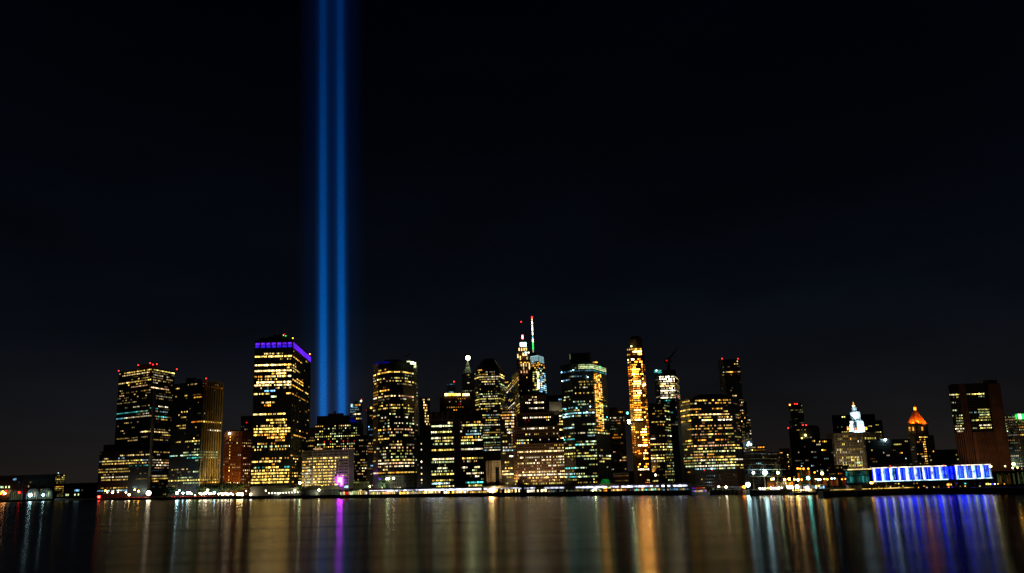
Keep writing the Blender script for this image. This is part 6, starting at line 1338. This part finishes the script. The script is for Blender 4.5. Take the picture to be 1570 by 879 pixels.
for x in (1280, 1300, 1322):
    p = at(x, 716, Yc_ - 26); flood('warm floodlight below the colonnaded court building %s' % {1280: 'at its left', 1300: 'at its middle', 1322: 'at its right'}[x], tuple(p), tuple(at(x, 690, Yc_)), (1, .8, .5), 4200*K, 120)
p0, p1, p2, zt_, mo, ct, za_ = PYR
for (u, nm) in ((0.1, 'left eave'), (.5, 'middle eave'), (.95, 'right eave')):
    p = p0.lerp(p2, u); flood('orange floodlight on the %s of the pyramid roof' % nm, (p.x, p.y - 7, zt_ + 1.2), (ct.x, ct.y, (zt_+za_)/2), (1, .20, .02), 7000*K, 120)
Yv, mv = VZ
p = at(1528, 716, Yv - 40); flood('added orange fill light on the blank brown end wall', tuple(p), tuple(at(1525, 660, Yv)), (1, .5, .2), 10000*K, 100)  # spots added here for street light on the brown tower
p = at(1480, 716, Yv - 40); flood('added dim fill light on the striped brown front', tuple(p), tuple(at(1480, 680, Yv)), (1, .6, .4), 4500*K, 110)
p = at(1552, 716, Yv + 10); flood('greenish floodlight lighting the tower at the right edge', tuple(p), tuple(at(1560, 680, Yv + 30)), (.6, 1, .7), 2500*K, 110)
# fill spots added for street light on the two left towers
p = on(231, 90); flood('added fill light at the foot of the pale corner pier of the black tower', (p.x, p.y - 14, 6), (p.x, p.y, 60), (.95, 1, .7), 6000*K, 50)
p = on(205, 60); flood('added fill light before the podium of the black tower', (p.x, p.y, 10), (p.x, p.y + 50, 30), (.8, 1, .8), 7000*K, 140)
p = on(285, 40); flood('added fill light before the dark left face of the gold-finned tower', (p.x, p.y, 10), (p.x, p.y + 40, 25), (.7, .95, 1), 10000*K, 140)

# ------------------------------------------------------------------ the twin searchlight beams (glow put in as emissive volumes)
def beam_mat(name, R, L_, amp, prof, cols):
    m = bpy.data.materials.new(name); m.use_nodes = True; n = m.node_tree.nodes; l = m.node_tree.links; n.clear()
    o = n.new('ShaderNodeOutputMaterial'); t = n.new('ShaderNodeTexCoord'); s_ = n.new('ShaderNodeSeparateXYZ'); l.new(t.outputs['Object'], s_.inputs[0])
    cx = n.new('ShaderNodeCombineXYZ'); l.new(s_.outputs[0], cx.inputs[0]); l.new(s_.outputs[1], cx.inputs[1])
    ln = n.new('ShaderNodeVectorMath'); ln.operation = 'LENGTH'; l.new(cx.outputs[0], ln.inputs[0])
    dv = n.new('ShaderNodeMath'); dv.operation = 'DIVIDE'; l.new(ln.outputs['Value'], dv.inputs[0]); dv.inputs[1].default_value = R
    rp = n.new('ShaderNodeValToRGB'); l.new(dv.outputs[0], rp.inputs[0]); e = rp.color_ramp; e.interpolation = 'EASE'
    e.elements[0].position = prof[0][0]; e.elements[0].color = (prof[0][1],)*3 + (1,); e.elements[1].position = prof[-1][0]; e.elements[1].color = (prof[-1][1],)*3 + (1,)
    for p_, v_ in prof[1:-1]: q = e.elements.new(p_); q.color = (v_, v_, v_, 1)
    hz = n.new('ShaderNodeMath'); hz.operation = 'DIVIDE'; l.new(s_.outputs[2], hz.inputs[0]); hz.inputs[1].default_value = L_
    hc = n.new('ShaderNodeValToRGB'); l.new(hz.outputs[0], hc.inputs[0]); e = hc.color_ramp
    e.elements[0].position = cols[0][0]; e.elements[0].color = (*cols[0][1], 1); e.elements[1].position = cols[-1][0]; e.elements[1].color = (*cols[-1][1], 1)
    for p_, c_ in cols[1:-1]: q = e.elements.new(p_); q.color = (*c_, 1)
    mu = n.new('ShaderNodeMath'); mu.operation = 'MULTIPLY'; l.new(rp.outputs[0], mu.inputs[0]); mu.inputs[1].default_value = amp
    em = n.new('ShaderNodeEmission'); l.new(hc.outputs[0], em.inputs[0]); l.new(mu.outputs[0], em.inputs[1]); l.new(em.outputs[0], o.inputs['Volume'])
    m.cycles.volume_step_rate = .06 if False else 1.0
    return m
YB = 2300.0; LB3 = 2600.0; mB = mpp(YB)
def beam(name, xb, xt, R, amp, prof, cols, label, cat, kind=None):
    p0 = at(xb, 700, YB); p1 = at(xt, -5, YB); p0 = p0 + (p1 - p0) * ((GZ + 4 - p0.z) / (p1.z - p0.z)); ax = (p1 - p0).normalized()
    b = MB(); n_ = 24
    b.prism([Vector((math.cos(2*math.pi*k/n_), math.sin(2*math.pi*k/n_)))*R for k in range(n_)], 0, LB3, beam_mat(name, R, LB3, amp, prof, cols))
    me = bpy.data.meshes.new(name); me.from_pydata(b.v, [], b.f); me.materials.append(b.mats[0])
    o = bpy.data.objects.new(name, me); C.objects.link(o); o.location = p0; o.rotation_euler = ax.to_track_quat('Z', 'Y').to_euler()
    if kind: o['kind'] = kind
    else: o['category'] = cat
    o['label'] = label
cols = [(0, (0, .25, 1.0)), (.10, (0, .225, .93)), (.20, (0, .14, .62)), (.29, (0, .088, .39)), (.40, (.0, .050, .24)), (.49, (0, .028, .15)), (1, (0, .012, .08))]
prof = [(0, .95), (.20, 1.0), (.31, 1.12), (.38, .75), (.48, .30), (.68, .09), (1, 0)]
# amplitude: centre radiance / chord
beam('light_beam', 495.6, 495, 14*mB, .42/(14*mB), prof, cols, 'left one of the two blue searchlight beams', 'light beam')
beam('light_beam', 524.4, 521.3, 14*mB, .42/(14*mB), prof, cols, 'right one of the two blue searchlight beams', 'light beam')
beam('beam_glow', 509, 508.5, 58*mB, .036/(60*mB), [(0, 1), (.3, .75), (.6, .22), (1, 0)], [(0, (.0, .20, .75)), (.15, (0, .20, .9)), (.3, (0, .16, .95)), (1, (0, .12, .8))], 'faint blue glow in the air round the twin beams', '', 'stuff')  # scattered blue glow put in as one wide emissive volume
for (x, nm) in ((495, 'left'), (524.3, 'right')):
    p0 = at(x, 700, YB); t = thing('searchlight', 'searchlight array at the foot of the %s blue beam' % nm, 'searchlight', (p0.x, YB, GZ))
    b = MB(); b.prism([Vector((p0.x, YB)) + Vector((math.cos(k*.5236), math.sin(k*.5236)))*9*mB for k in range(12)], GZ + .01, GZ + 2, steel); b.build('base', t)
    b = MB(); b.prism([Vector((p0.x, YB)) + Vector((math.cos(k*.5236), math.sin(k*.5236)))*8*mB for k in range(12)], GZ + 2.02, GZ + 2.6, glow('c', 8)); b.build('lens', t)
